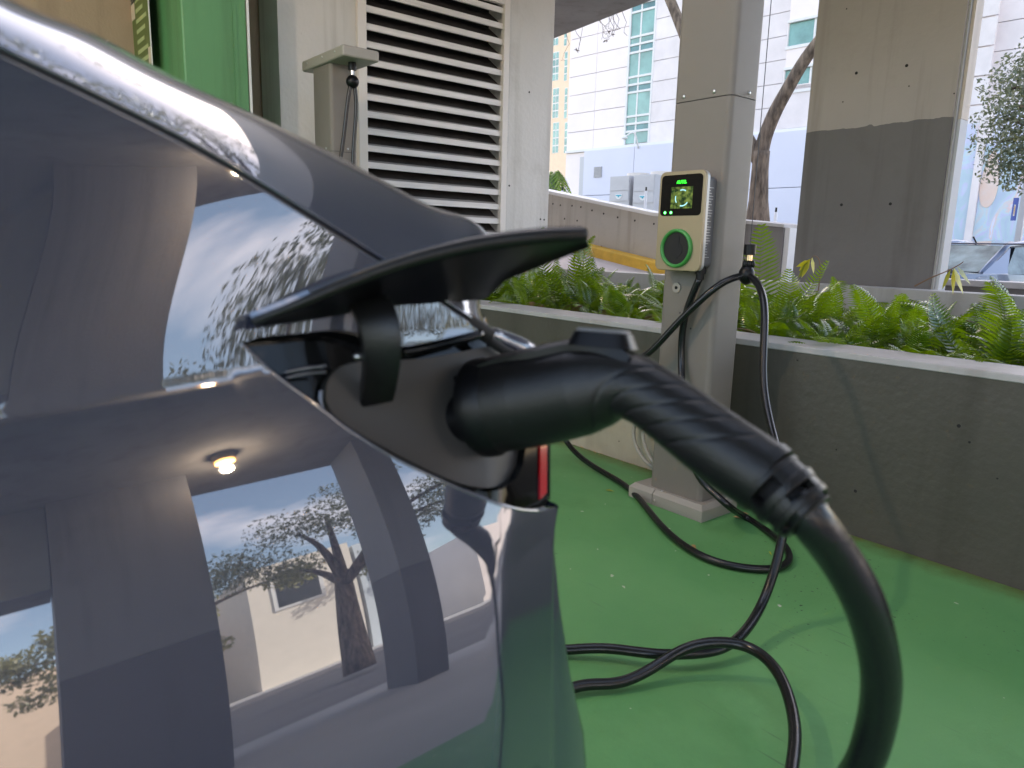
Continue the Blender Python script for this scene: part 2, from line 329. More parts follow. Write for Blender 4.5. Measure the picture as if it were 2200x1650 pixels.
for (px, py) in ((1137, 198), (1094, 399), (1161, 471), (1169, 472)):
    p = onx(px, py, XL+.02); MB().cyl((p[0]-.004, p[1], p[2]), (p[0]+.001, p[1], p[2]), .008, 10).build('tie_hole', BLKV, col)
lv = thing('wall_louver', 'tall white metal louver with wide sloping blades', 'louver', (XL, (yl0+yl1)/2, zlb))
FRM = mat('louver frame', (.80, .74, .70), .5)
box('frame', (XL-.01, yl0-.064, zlb-.05), (XL+.03, yl0, zlt+.09), FRM, lv, bevel=.003)
box('frame', (XL-.01, yl1, zlb-.05), (XL+.03, yl1+.054, zlt+.09), FRM, lv, bevel=.003)
box('frame', (XL-.01, yl0, zlt+.02), (XL+.028, yl1, zlt+.09), FRM, lv, bevel=.003)
box('frame', (XL-.01, yl0, zlb-.05), (XL+.028, yl1, zlb), FRM, lv, bevel=.003)
box('backing', (XL-.29, yl0, zlb), (XL-.27, yl1, zlt+.02), BLKV, lv)
zz = [onx(1065, 84*0+y, XL+.015)[2] for y in (42,)]
pitch_l = (onx(1069.5, 60.6, XL)[2]-onx(1069, 94.4, XL)[2])
ztop = onx(1070, 60, XL+.01)[2]
k = 0; z = ztop+pitch_l*3
while z > zlb+.01:
    if z < zlt+.02:
        b = MB(); d_ = .12
        # blade: front nose, sloping plate going up and back, rear upstand
        prof = [(.012, 0), (.012, .038), (.004, .042), (-.035, .057), (-.075, .086), (-.165, .150), (-.168, .185), (-.172, .185), (-.172, .145), (-.004, .026), (-.004, .0)]
        G = [(XL+x, yl0+.001, z+zz_) for x, zz_ in prof]
        ob = b.prism(G, (0, yl1-yl0-.002, 0)).build('blade', ALU, lv); ob.data.materials.append(SHADE1); ob.data.materials.append(SHADE2)
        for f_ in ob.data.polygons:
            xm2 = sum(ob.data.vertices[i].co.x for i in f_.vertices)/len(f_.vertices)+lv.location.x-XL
            if len(f_.vertices) == 4 and xm2 < -.015: f_.material_index = 1 if xm2 > -.03 else 2  # painted shade deepens towards the back of the slope
    z -= pitch_l; k += 1
# brown recess, conduit, green column, sign, pipes
bw = thing('brown_wall', 'warm brown garage wall behind the green column and the pipes', 'wall', (-5.2, 1.5, 0))
box('wall_face', (-5.4, -3, 0), (-4.95, yg0+.5, 3.0), BROWN, bw)
cd = thing('conduit', 'thin vertical metal conduit beside the grey wall edge', 'conduit', (-4.85, yx(592, 150, -4.9), 0))
yc_ = yx(591, 150, -4.9)
MB().cyl((-4.9, yc_, 0), (-4.9, yc_, 3.0), .016, 12).build('pipe', mat('conduit grey', (.36, .31, .26), .5), cd, smooth=True)
MB().cyl((-4.9, yc_, 1.72), (-4.9, yc_, 1.78), .022, 12).build('coupling', mat('conduit grey', (1, 1, 1)), cd, smooth=True)
XG = -4.2; yg_r = yx(533, 120, XG); yg_c = yx(391, 60, XG)
gc = thing('green_column', 'bright green painted square column behind the car roof', 'column', (XG-.3, (yg_r+yg_c)/2, 0))
pg = ony(327, 60, yg_c)
box('shaft', (-4.95, yg_c, 0), (XG, yg_r, 2.999), GREEN1, gc, bevel=.012)
p1, p2 = yx(500, 60, XG), yx(508, 60, XG)
box('rib', (XG, p1, 0), (XG+.006, p2, 2.99), GREEN1, gc)
box('corner_trim', (XG-.002, yg_r, 0), (XG+.006, yg_r+.012, 2.99), WTRIM, gc)
# sign hanging on the -Y side of the column
ys = yg_c-.06
sx0 = ony(262, 30, ys)[0]; sx1 = ony(325, 90, ys)[0]; sz0 = ony(328, 132, ys)[2]-.02; 
sg = thing('parking_sign', 'olive green mobile parking sign with a white logo panel, on the green column', 'sign', ((sx0+sx1)/2, ys, sz0))
box('board', (sx0, ys-.004, sz0), (sx1, ys, sz0+1.2), mat('sign olive', (.10, .14, .03), .4, var=.1), sg)
box('edge', (sx1+.0005, ys-.006, sz0), (sx1+.006, ys, sz0+1.2), WTRIM, sg)
SIGNT = mat('sign lettering', (.40, .45, .20), .5); SIGNP = mat('sign patch', (.62, .50, .38), .5); BLKT = mat('black print', (.02, .02, .02), .5)
a_ = ony(264, 15, ys-.005); b_ = ony(290, 36, ys-.005); 
box('logo_panel', (a_[0], ys-.0055, b_[2]-.01), (b_[0], ys-.0045, a_[2]+.09), SIGNP, sg)
text('lettering', 'ParkMobile', (a_[0]+.02, ys-.006, (a_[2]+b_[2])/2+.02), (1, 0, 0), (0, 0, 1), (b_[0]-a_[0])*.24, BLKT, sg)
wt = sx1-(b_[0]+.02)
for i in range(9):
    z_ = b_[2]+.12-i*.055
    MB().box((b_[0]+.02, ys-.0052, z_), (b_[0]+.02+wt*random.uniform(.5, .85), ys-.0044, z_+.022)).build('text_line', SIGNT, sg)
for i in range(2):
    q = ony((283, 322)[i], (103, 121)[i], ys-.006); box('sticker', (q[0]-.03, ys-.0056, q[2]-.04), (q[0]+.02, ys-.0046, q[2]+.05), SIGNP, sg)
for i in range(6):
    q = ony(240, 5+i*13, 1.55); o = MB().cyl((-7.5, 1.5-.03, q[2]+.05-i*0.0), (XG-.76, 1.5-.03, q[2]+.05), .028, 12).build('wall_pipe', mat('brown pipe', (.17, .12, .09), .5), None, smooth=True)
    tag(o, ['topmost', 'second', 'third', 'fourth', 'fifth', 'lowest'][i]+' of six brown pipes running along the wall beside the green sign', 'pipe', 'pipes along the brown wall')
bw2 = tag(box('back_wall', (-9, 1.52, 0), (-4.952, 1.7, 3.0), BROWN), 'warm brown wall facing the car, behind the six pipes', 'wall')
# ---- driveway ramp beyond the planter, kerb and parapets
def rz(X): return .96+(X+6.37)*(-.157)
YP = 6.0
xr = ony(1683, 500, YP)[0]
rp = MB().hexa([(-9.5, 4.42, -.5), (xr+.6, 4.42, -.5), (xr+.6, YP-.2, -.5), (-9.5, YP-.2, -.5)], [(-9.5, 4.42, rz(-9.5)), (xr+.6, 4.42, rz(xr+.6)), (xr+.6, YP-.2, rz(xr+.6)), (-9.5, YP-.2, rz(-9.5))]).build('ramp', RAMP)
tag(rp, kind='structure')
kb = MB()
p0, p1 = (-9.5, YP-.2), (xr+.6, YP-.2)
kb.hexa([(-9.5, YP-.2, rz(-9.5)-.05), (xr+.1, YP-.2, rz(xr)-.05), (xr+.1, YP, rz(xr)-.05), (-9.5, YP, rz(-9.5)-.05)], [(-9.5, YP-.2, rz(-9.5)+.10), (xr+.1, YP-.2, rz(xr)+.10), (xr+.1, YP, rz(xr)+.10), (-9.5, YP, rz(-9.5)+.10)])
tag(kb.build('kerb', YEL, None, bevel=.02), 'yellow painted kerb at the foot of the ramp parapet', 'kerb')
pp = thing('ramp_parapet', 'beige concrete parapet with form holes along the descending ramp', 'wall', (-5, YP, 0))
xm = ony(1500, 480, YP)[0]
tl, tm, tr_ = ony(1177, 416, YP), ony(1405, 464, YP), ony(1683, 482, YP)
top = [(tl[0]-3, tl[2]+.55), (tl[0], tl[2]), (tm[0], tm[2]), (xm, (tm[2]+tr_[2])/2)]
PAR = paintmat('parapet paint', (.43, .40, .36), .65, bs=30)
w1 = MB().prism([(top[0][0], YP, -.5)]+[(x, YP, z_) for x, z_ in top]+[(xm, YP, -.5)], (0, .22, 0)).build('wall_face', PAR, pp)
cpts = [(x, z_) for x, z_ in top]
cp = MB()
for (x0, z0), (x1, z1) in zip(cpts[:-1], cpts[1:]):
    cp.hexa([(x0, YP-.03, z0), (x1, YP-.03, z1), (x1, YP+.25, z1), (x0, YP+.25, z0)], [(x0, YP-.03, z0+.035), (x1, YP-.03, z1+.035), (x1, YP+.25, z1+.035), (x0, YP+.25, z0+.035)])
cp.build('coping', WTRIM, pp)
for (px, py) in [(1188,438),(1204,441),(1229,442),(1248,445),(1272,452),(1297,459),(1327,467),(1364,474),(1405,481),(1267,521),(1292,530),(1322,540),(1357,551),(1213,470),(1240,474)]:
    p = ony(px, py, YP); MB().cyl((p[0], YP-.002, p[2]), (p[0], YP+.004, p[2]), .011, 8).build('tie_hole', BLKV, pp)
pd = thing('dark_parapet', 'dark grey parapet end with a pale side face in front of the tree trunk', 'wall', (xr, YP, 0))
q0 = ony(1600, 477, YP)
MB().prism([(xm+.003, YP, -.5), (xm+.003, YP, q0[2]+.03), (xr, YP, tr_[2]-.03), (xr, YP, -.5)], (0, 1.0, 0)).build('wall_face', DARKP, pd)
MB().prism([(xm+.003, YP-.02, q0[2]+.032), (xm+.003, YP-.02, q0[2]+.062), (xr+.01, YP-.02, tr_[2]), (xr+.01, YP-.02, tr_[2]-.028)], (0, 1.04, 0)).build('coping', LEDGE, pd)
box('end_face', (xr+.002, YP+.02, -.5), (xr+.05, YP+1.0, tr_[2]-.03), mat('white wash', (.62, .62, .62), .6, var=.1, vscale=3), pd)
# ---- big two-tone pillar
YQ = 4.62
qx0, qx1 = ony(1721, 400, YQ)[0], ony(2027, 400, YQ)[0]
qz = (ony(1735, 282, YQ)[2]+ony(2065, 252, YQ)[2])/2
pi = thing('big_pillar', 'wide concrete pillar painted dark grey below and taupe above', 'pillar', ((qx0+qx1)/2, YQ, 0))
dx = (ony(1707, 600, YQ)[0]+ony(1757, 0, YQ)[0])/2
lo = MB(); up = MB(); edge = []
n_ = 60
for i in range(n_+1):
    x = qx0+(qx1-qx0)*i/n_; edge.append((x, qz+.003*math.sin(x*9)+.002*math.sin(x*41)+random.uniform(-.002, .002)+(.008 if .46 < i/n_ < .5 else 0)))
lo.prism([(qx0, YQ, -.4)]+[(x, YQ, z_) for x, z_ in edge]+[(qx1, YQ, -.4)], (0, .15, 0)).build('lower_shaft', DARKP, pi)
up.prism([(qx0-.0, YQ, 3.0)]+[(x, YQ, z_) for x, z_ in edge]+[(qx1, YQ, 3.0)], (0, .15, 0)).build('upper_shaft', TAUPE, pi)
rw = .065
LSIDE = paintmat('pillar pale side', (.55, .53, .50), .6)
box('corner_strip', (qx1+.001, YQ+.012, -.4), (qx1+.012, YQ+.145, 3.0), paintmat('pillar groove', (.35, .34, .32), .6), pi)
box('side_face', (qx1+.0125, YQ+.04, -.4), (qx1+.03, YQ+.142, qz-.01), mat('pillar pale side lower', (.50, .51, .53), .6), pi)
box('side_face', (qx1+.0125, YQ+.04, qz-.008), (qx1+.03, YQ+.142, 3.0), paintmat('pillar warm side', (.60, .52, .44), .6), pi)
for px, py in ((1840, 157), (1948, 141), (1808, 440), (1913, 438), (1811, 219), (1953, 185), (1819, 19), (2050, 201)):
    p = ony(px, py, YQ); MB().cyl((p[0], YQ-.002, p[2]), (p[0], YQ+.004, p[2]), .009 if py in (157, 141, 440, 438) else .004, 10).build('tie_hole', BLKV, pi)
# low wall seen right of the pillar, in front of the sedan
z2 = ony(2110, 603, 6.4)[2]
lw = thing('far_low_wall', 'dark low wall with a pale coping in front of the blue sedan', 'wall', (-1.2, 6.4, 0))
box('wall_face', (-2.45, 6.4, -.5), (3.5, 6.6, z2-.05), DARKP, lw); box('coping', (-2.45, 6.38, z2-.05), (3.5, 6.64, z2), LEDGE, lw, bevel=.006)
rl = MB(); 
pa, pb = ony(2030, 523, 6.9), ony(2200, 524, 6.9)
rl.cyl((pa[0]-1, 6.9, pa[2]), (pb[0]+2, 6.9, pb[2]), .006, 8)
rr_ = thing('guard_cable', 'thin dark guard cable stretched above the far low wall', 'cable', (-1.2, 6.9, 0)); rl.build('line', mat('dark wire', (.1, .1, .13), .4, .5), rr_)
for X in (pa[0]-1, pb[0]+2): MB().cyl((X, 6.9, -.5), (X, 6.9, pa[2]+.02), .02, 8).build('post', DARKP, rr_)

# ================================================================== FAR BUILDINGS
class Plane:
    def __init__(s, px, Y, deg): s.P = ony(px, 300, Y); s.P[2] = 0; a = R(deg); s.d = np.array([math.cos(a), math.sin(a), 0]); s.n = np.array([math.sin(a), -math.cos(a), 0])
    def sz(s, px, py): d = ray(px, py); t = ((s.P-C0)@s.n)/(d@s.n); p = C0+d*t; return float((p-s.P)@s.d), float(p[2])
    def pt(s, a, z, o=0): p = s.P+s.d*a+s.n*o; return (p[0], p[1], z)
    def box(s, mb, a0, a1, z0, z1, o0, o1):
        return mb.hexa([s.pt(a0, z0, o0), s.pt(a1, z0, o0), s.pt(a1, z0, o1), s.pt(a0, z0, o1)], [s.pt(a0, z1, o0), s.pt(a1, z1, o0), s.pt(a1, z1, o1), s.pt(a0, z1, o1)])
    def obj(s, name, mt, par, a0, a1, z0, z1, o0, o1): return s.box(MB(), min(a0, a1), max(a0, a1), min(z0, z1), max(z0, z1), o0, o1).build(name, mt, par)
B = Plane(1400, 26, 4.6)
bl = thing('white_building', 'large white panelled building with a teal glass stair strip', 'building', B.pt(-3, -.5, 0))
aL = B.sz(1214, 400)[0]; gl, gr = B.sz(1344, 250)[0], B.sz(1396, 250)[0]; aS = B.sz(1687, 150)[0]; aR = B.sz(2074, 200)[0]
zb = B.sz(1300, 310)[1]
B.obj('core', WHITE2, bl, aL+.02, aR+2, -.5, 26, -12, -.12)
# joint heights
zj = [B.sz(1279, y)[1] for y in (40+0, 0)]
zl_ = sorted([B.sz(1224, y)[1] for y in (87, 128, 168, 206, 247, 286, 324)]); st = (zl_[-1]-zl_[0])/6
zs = [zl_[0]+st*i for i in range(18)]
av = B.sz(1279, 200)[0]
def panels(a0, a1, mt, z0=None, off=.0):
    for i in range(len(zs)-1):
        B.obj('wall_panel', mt, bl, a0+.008, a1-.008, zs[i]+.012, zs[i+1]-.012, -.12, off)
panels(aL, av, WHITE); panels(av, gl, WHITE); panels(gr, gr+(aS-gr)*.30, WHITE2); panels(gr+(aS-gr)*.30, gr+(aS-gr)*.66, WHITE2); panels(gr+(aS-gr)*.66, aS, WHITE2)
panels(aR-.9, aR+2, WHITE2)
# right bay: bands with ribbon windows
wz = [(B.sz(1720, 92)[1], B.sz(1720, 50)[1]), (B.sz(1725, 187)[1], B.sz(1725, 150)[1])]
wa0, wa1 = B.sz(1693, 70)[0], aR-1.2
zr = [zs[0]-.0, B.sz(1710, 275)[1]+1.55, wz[1][0]-.12, wz[1][1]+.12, wz[0][0]-.12, wz[0][1]+.12, wz[0][1]+3, wz[0][1]+4.5, 26]
for i in range(len(zr)-1):
    if i in (2, 4, 6): continue
    for k in range(3): 
        a0 = aS+(aR-.9-aS)*k/3; a1 = aS+(aR-.9-aS)*(k+1)/3
        B.obj('wall_panel', WHITE if i else WHITE2, bl, a0+.015, a1-.015, zr[i]+.015, zr[i+1]-.015, -.12, .05)
for (z0, z1) in ((zr[2], zr[3]), (zr[4], zr[5]), (zr[6], zr[7])):
    B.obj('window_surround', WHITE, bl, aS, wa0, z0, z1, -.12, .05)
    k = 0; a = wa0
    while a < wa1:
        pn = B.obj('window_pane', TEAL, bl, a+.04, a+1.0, z0+.06, z1-.06, -.12, -.04); B.obj('mullion', WTRIM, bl, a-.03, a+.04, z0, z1, -.12, .02); a += 1.04
    B.obj('sill', WTRIM, bl, wa0, wa1+1, z0-.06, z0+.05, -.1, .09); B.obj('sill', WTRIM, bl, wa0, wa1+1, z1-.05, z1+.04, -.1, .09)
# glass strip rows (from the photo's mullion lines)
gz = [B.sz(1348, y)[1] for y in (311, 283, 267, 251, 200, 184, 165, 115, 98, 80, 25)]
per = gz[4]-gz[1]
rows = []; kinds = [0, 1, 0, 0, 1, 0, 0, 1, 0, 0]
base = [gz[0], gz[1], gz[2], gz[3]]
zz0 = gz[0]; seq = []
f = gz[0]
seq.append((gz[0], gz[1], TEAL)); zc = gz[1]; h1, h2, h3 = gz[2]-gz[1], gz[3]-gz[2], gz[4]-gz[3]
while zc < 24:
    seq += [(zc, zc+h1, TEALD), (zc+h1, zc+h1+h2, TEAL), (zc+h1+h2, zc+h1+h2+h3, TEAL)]; zc += h1+h2+h3
gm = (gl+gr)/2-.1
for z0, z1, mt_ in seq:
    for a0, a1 in ((gl+.05, gm-.03), (gm+.03, gr-.05)):
        B.obj('window_pane', mt_, bl, a0, a1, z0+.05, z1-.05, -.119, -.05)
    B.obj('mullion', WTRIM, bl, gl, gr, z1-.045, z1+.045, -.117, .0)
for a in (gl, gm, gr): B.obj('mullion', WTRIM, bl, a-.04, a+.04, gz[0], 24, -.118, .02 if a != gm else -.03)
B.obj('trim', WTRIM, bl, aL, aR+2, zs[0]-.12, zs[0]-.0, -.12, .10)
# lower pale blue volume with door and vent
bL0 = B.sz(1263, 380)[0]
B.obj('base_wall', WHITE, bl, aL, bL0-.01, -.5, zs[0]-.14, -.12, .0)
nb = 6
for i in range(nb):
    a0 = bL0+(aR+2-bL0)*i/nb; a1 = bL0+(aR+2-bL0)*(i+1)/nb
    for z0, z1 in ((-.5, 1.9), (1.9, 3.4), (3.4, zs[0]-.14)): B.obj('base_panel', LAV, bl, a0+.012, a1-.012, z0+.012, z1-.012, -.12, .35)
d0, d1 = B.sz(1245, 400)[0], B.sz(1261, 400)[0]; B.obj('door', mat('grey door', (.5, .5, .52), .6), bl, d0, d1-.03, B.sz(1253, 420)[1]-2, B.sz(1253, 337)[1], -.1, .04)
v0, vz0 = B.sz(1286, 383); v1, vz1 = B.sz(1304, 359)
vn = B.obj('vent', mat('vent grey', (.33, .33, .36), .6), bl, v0, v1, vz0, vz1, .34, .37)
for i in range(8): z_ = vz0+(vz1-vz0)*(i+.5)/8; B.obj('slat', CHILL, bl, v0+.02, v1-.02, z_-.015, z_+.015, .36, .41)
# mural walls to the right
MP = Plane(2100, 24.2, 4.6)
m0, mz = MP.sz(2060, 268); m1 = MP.sz(2087, 400)[0]; m1b = MP.sz(2104, 400)[0]; m2 = MP.sz(2200, 300)[0]+3
def muralmat():
    M = bpy.data.materials.new('pastel mural'); M.use_nodes = True; n = M.node_tree; b = n.nodes['Principled BSDF']; l = n.links.new
    t = n.nodes.new('ShaderNodeTexCoord'); mp = n.nodes.new('ShaderNodeMapping'); mp.inputs['Scale'].default_value = (1, 1, .45); l(t.outputs['Object'], mp.inputs[0])
    a = n.nodes.new('ShaderNodeTexNoise'); a.inputs['Scale'].default_value = 1.3; a.inputs['Detail'].default_value = 5; a.inputs['Distortion'].default_value = 2.2; l(mp.outputs[0], a.inputs['Vector'])
    r = n.nodes.new('ShaderNodeValToRGB'); e = r.color_ramp.elements; e[0].position = .32; e[0].color = (.42, .50, .62, 1); e[1].position = .7; e[1].color = (.62, .66, .80, 1)
    for p, c in ((.42, (.44, .56, .62)), (.5, (.52, .52, .70)), (.56, (.48, .62, .68)), (.63, (.70, .52, .50))): x = e.new(p); x.color = (*c, 1)
    l(a.outputs['Fac'], r.inputs[0])
    g = n.nodes.new('ShaderNodeSeparateXYZ'); l(t.outputs['Object'], g.inputs[0])
    a2 = n.nodes.new('ShaderNodeTexNoise'); a2.inputs['Scale'].default_value = .9; a2.inputs['Distortion'].default_value = 1; l(mp.outputs[0], a2.inputs['Vector'])
    ad = n.nodes.new('ShaderNodeMath'); ad.operation = 'MULTIPLY_ADD'; l(a2.outputs['Fac'], ad.inputs[0]); ad.inputs[1].default_value = -3.5; l(g.outputs['Z'], ad.inputs[2])
    mr = n.nodes.new('ShaderNodeMapRange'); l(ad.outputs[0], mr.inputs[0]); mr.inputs[1].default_value = 2.7; mr.inputs[2].default_value = 4.2
    mx = n.nodes.new('ShaderNodeMixRGB'); l(mr.outputs[0], mx.inputs[0]); l(r.outputs[0], mx.inputs[1]); mx.inputs[2].default_value = (.62, .64, .78, 1); l(mx.outputs[0], b.inputs['Base Color']); b.inputs['Roughness'].default_value = .8
    return M
MUR = muralmat()
mu = thing('mural_wall', 'pale outdoor wall painted with a pastel underwater mural', 'mural', MP.pt(m0, 0, 0))
MP.obj('wall_face', MUR, mu, m0-2.5, m1, -.5, mz, -.6, 0)
MP.obj('wall_face', MUR, mu, m1b, m2, -.5, mz-.6, -.6, -.05)
MP.obj('pier', WHITE2, mu, m1+.005, m1b-.005, -.5, mz+.4, -.6, .06)
ORA = mat('mural orange', (.72, .50, .38), .8, col2=(.68, .60, .58), vscale=1.2)
fp = []
cx_, cz_ = MP.sz(2126, 385)
for i in range(24):
    a = 2*math.pi*i/24; fp.append(MP.pt(cx_+.22*math.cos(a)*(1-.3*math.sin(a)), cz_+.8*math.sin(a), -.045))
MB().prism(fp, MP.n*.01).build('painted_patch', ORA, mu)
# corner tower of the white building right of the pillar
tw = [B.sz(2110, y)[1] for y in (350, 290, 232, 171, 110, 47)]; dt = (tw[-1]-tw[1])/4
t0, t1 = B.sz(2070, 200)[0], B.sz(2142, 120)[0]
tb = thing('corner_tower', 'tall pale stone corner tower with wide horizontal joints right of the pillar', 'building', B.pt(t0, -.5, 2))
z = tw[0]-dt*6
B.obj('core', WHITE2, tb, t0+.1, t1-.1, -.5, 24, -2, .42)
while z < 22: B.obj('stone_panel', mat('tower stone', (.66, .61, .60), .8, var=.06), tb, t0, t1, z+.02, z+dt-.03, .40, .5); z += dt
# banner on a pole
BN = Plane(2180, 15, 4.6); b0, bz0 = BN.sz(2171, 474); b1, bz1 = BN.sz(2190, 425)
bn = thing('street_banner', 'narrow blue street banner with a white and orange emblem', 'banner', BN.pt(b1, 0))
BN.obj('pole', CHILL, bn, b1+.03, b1+.12, -.5, bz1+2.2, -.05, .05)
BN.obj('cloth', mat('banner blue', (.10, .14, .42), .7), bn, b0, b1, bz0, bz1, 0, .02)
BN.obj('emblem', mat('banner white', (.75, .72, .66), .7), bn, b0+.07*(b1-b0)/.2, b1-.07*(b1-b0)/.2, bz0+(bz1-bz0)*.2, bz0+(bz1-bz0)*.7, .022, .026)
BN.obj('emblem_mark', mat('banner orange', (.75, .36, .05), .7), bn, b0+.09*(b1-b0)/.2, b1-.09*(b1-b0)/.2, bz0+(bz1-bz0)*.28, bz0+(bz1-bz0)*.64, .028, .031)
# tan building far left
T = Plane(1200, 46, 4.6)
tn = thing('tan_building', 'tall tan building with teal windows left of the white building', 'building', T.pt(0, -.5))
ta0 = T.sz(1160, 200)[0]; ta1 = T.sz(1240, 200)[0]
T.obj('core', TAN, tn, ta0, ta1, -.5, 34, -8, 0)
wy = [(330, 262), (255, 188), (175, 110), (100, 30)]; 
for y0, y1 in wy+[(20, -50)]:
    for x0, x1 in ((1170, 1183), (1186.5, 1202), (1211.5, 1220.5)):
        a0, z0 = T.sz(x0, y0); a1, z1 = T.sz(x1, y1)
        for i in range(4):
            for j in range(2 if x1-x0 > 10 else 1):
                nj = 2 if x1-x0 > 10 else 1
                T.obj('window_pane', TEAL, tn, a0+(a1-a0)*j/nj+.05, a0+(a1-a0)*(j+1)/nj-.05, z0+(z1-z0)*i/4+.06, z0+(z1-z0)*(i+1)/4-.06, 0, .05)
        T.obj('window_frame', WTRIM, tn, a0, a1, z0, z1, -.02, .02)
# chillers on the ramp yard
CH = Plane(1350, 15, 4.6)
for k, (x0, x1, y0, y1) in enumerate(((1309, 1354, 434, 377), (1359, 1408, 438, 374))):
    a0, z0 = CH.sz(x0, y0); a1, z1 = CH.sz(x1, y1); z0 -= 1.2
    ch = thing('chiller', ('left' if k == 0 else 'right')+' one of two grey rooftop chiller units with a round fan drum', 'chiller', CH.pt((a0+a1)/2, z0, -.8), 'grey chillers beside the ramp')
    CH.obj('cabinet', CHILL, ch, a0, a1, z0, z1, -1.6, 0)
    zm = z0+1.2+(z1-z0-1.2)*.42
    CH.obj('panel', CHILL, ch, a0+.015, a1-.015, z0+1.22, zm-.012, 0, .02); CH.obj('panel', CHILL, ch, a0+.015, a1-.015, zm+.012, z1-.02, 0, .02)
    c = CH.pt((a0+a1)/2, z1, -.8); MB().cyl(c, (c[0], c[1], z1+.13), (a1-a0)*.46, 24).build('fan_drum', mat('fan drum', (.55, .5, .46), .6), ch, smooth=False, angle=40)
    am, zc_ = (a0+a1)/2, z0+1.2+(z1-z0-1.2)*.2; r = (a1-a0)*.17
    sh = [CH.pt(am+x*r, zc_+y*r, .022) for x, y in ((-1, .55), (1, .55), (.95, 0), (.55, -.45), (0, -.65), (-.55, -.45), (-.95, 0))]
    MB().prism(sh, CH.n*.008).build('badge', WTRIM, ch)
    sh = [CH.pt(am+x*r*.85, zc_+y*r*.85, .032) for x, y in ((-1, .45), (1, .45), (.9, .2), (.2, .05), (.15, -.25), (-.15, -.25), (-.2, .05), (-.9, .2))]
    MB().prism(sh, CH.n*.006).build('badge_mark', mat('badge cyan', (.03, .32, .42), .5), ch)
p0 = CH.pt(CH.sz(1352, 370)[0], 0, -2.5)
ck = thing('exhaust_stack', 'thin vertical exhaust stack with a flared cap behind the chillers', 'pipe', p0)
zt = CH.sz(1350, 326)[1]+.25; MB().cyl((p0[0], p0[1], -.5), (p0[0], p0[1], zt), .05, 10).build('pipe', CHILL, ck, smooth=True); MB().cyl((p0[0], p0[1], zt), (p0[0], p0[1], zt+.1), .10, 10).build('cap', CHILL, ck)
# lamp on the building wall
q = B.sz(1382, 320); la = thing('wall_lamp', 'white gooseneck lamp on the pale blue wall above the chillers', 'lamp', B.pt(q[0], q[1], .4))
hd = B.sz(1373, 299)
pth = spline([B.pt(q[0], q[1], .36), B.pt(q[0]+.05, q[1]+.35, .6), B.pt(q[0], q[1]+.62, .8), B.pt(hd[0]+.1, hd[1]+.05, 1.0), B.pt(hd[0], hd[1], 1.05)], 14)
MB().tube(pth, .035, 8).build('arm', WTRIM, la, smooth=True); c = B.pt(hd[0], hd[1]-.06, 1.05); MB().ball(c, .13, 8, (1, 1, .6)).build('head', WTRIM, la, smooth=True)
# slim pipe bollards behind the parapets
for k, (px, yb, yt_) in enumerate(((1386, 444, 402), (1665, 478, 446), (1208, 415, 402))):
    Yk = 7.6; a = ony(px, yb, Yk); b_ = ony(px, yt_, Yk)
    o = thing('vent_pipe', ['slim white pipe with a dark cap standing right of the chillers', 'slim white pipe with a dark cap right of the tree trunk', 'short slim pipe at the foot of the palm'][k], 'pipe', (a[0], Yk, -.5))
    MB().cyl((a[0], Yk, -.5), (a[0], Yk, b_[2]-.05), .018, 8).build('pipe', WTRIM, o, smooth=True); MB().cyl((a[0], Yk, b_[2]-.05), (a[0], Yk, b_[2]), .012, 8).build('cap', BLK, o)
# bank of earth under the trunk
bk = MB().hexa([(-14, 6.26, -.5), (xr-.3, 6.9, -.5), (xr-.9, 10, -.5), (-14, 13, -.5)], [(-14, 6.26, 1.9), (xr-.3, 7.05, 1.18), (xr-.9, 10, 1.0), (-14, 13, 1.35)]).build('bank', mat('mulch', (.16, .11, .08), .95, var=.3, vscale=3, bump=.6, bscale=20)); tag(bk, kind='structure')

# ================================================================== TREES
def leafcloud(mb, centers, n, rad, size, seed):
    g = np.random.default_rng(seed); 
    for c in centers:
        for _ in range(n):
            d = g.normal(size=3); d /= np.linalg.norm(d); p = np.array(c)+d*rad*(g.random()**.45)*np.array([1, 1, .75])
            a = g.normal(size=3); a /= np.linalg.norm(a); b = np.cross(a, g.normal(size=3)); b /= np.linalg.norm(b); s_ = size*(.6+.8*g.random())
            mb.v += [tuple(p-a*s_), tuple(p+b*s_*.42), tuple(p+a*s_), tuple(p-b*s_*.42)]; k = len(mb.v); mb.f.append((k-4, k-3, k-2, k-1))
YT = 8.6
def tp(px, py, Y=YT): return ony(px, py, Y)
tr = thing('oak_tree', 'forked oak trunk with rough brown bark rising behind the charging post', 'tree', tp(1630, 476))
bs = tp(1629, 482); bs[2] -= .5
trunk = spline([bs, tp(1629, 440), tp(1632, 380), tp(1636, 325)], 16); 
sc_ = YT/ (FPX*.8)
rt = np.interp(np.linspace(0, 1, 16), [0, .25, .45, .8, 1], [31, 27, 20, 17, 17])*.0062
MB().tube(trunk, rt, 18).build('trunk', WOODY, tr, smooth=True)
brR = spline([tp(1634, 345), tp(1642, 300), tp(1668, 235), tp(1690, 195), tp(1735, 120), tp(1800, 40), tp(1900, -80), tp(2050, -200)], 34)
MB().tube(brR, np.linspace(15.5, 8, 34)*.0062, 14).build('limb', WOODY, tr, smooth=True)
brL = spline([tp(1633, 350), tp(1612, 310), tp(1580, 262), tp(1520, 180), tp(1472, 80), tp(1440, 0), tp(1380, -150), tp(1330, -330)], 34)
MB().tube(brL, np.linspace(15, 9, 34)*.0062, 14).build('limb', WOODY, tr, smooth=True)
for pts in ([tp(1440, 0), tp(1370, -80), tp(1300, -90), tp(1240, -60)], [tp(1440, 10), tp(1400, -60), tp(1350, -70), tp(1310, -60)]):
    MB().tube(spline(pts, 16), np.linspace(.05, .012, 16), 8).build('branch', WOODY, tr, smooth=True)
tw_ = MB()
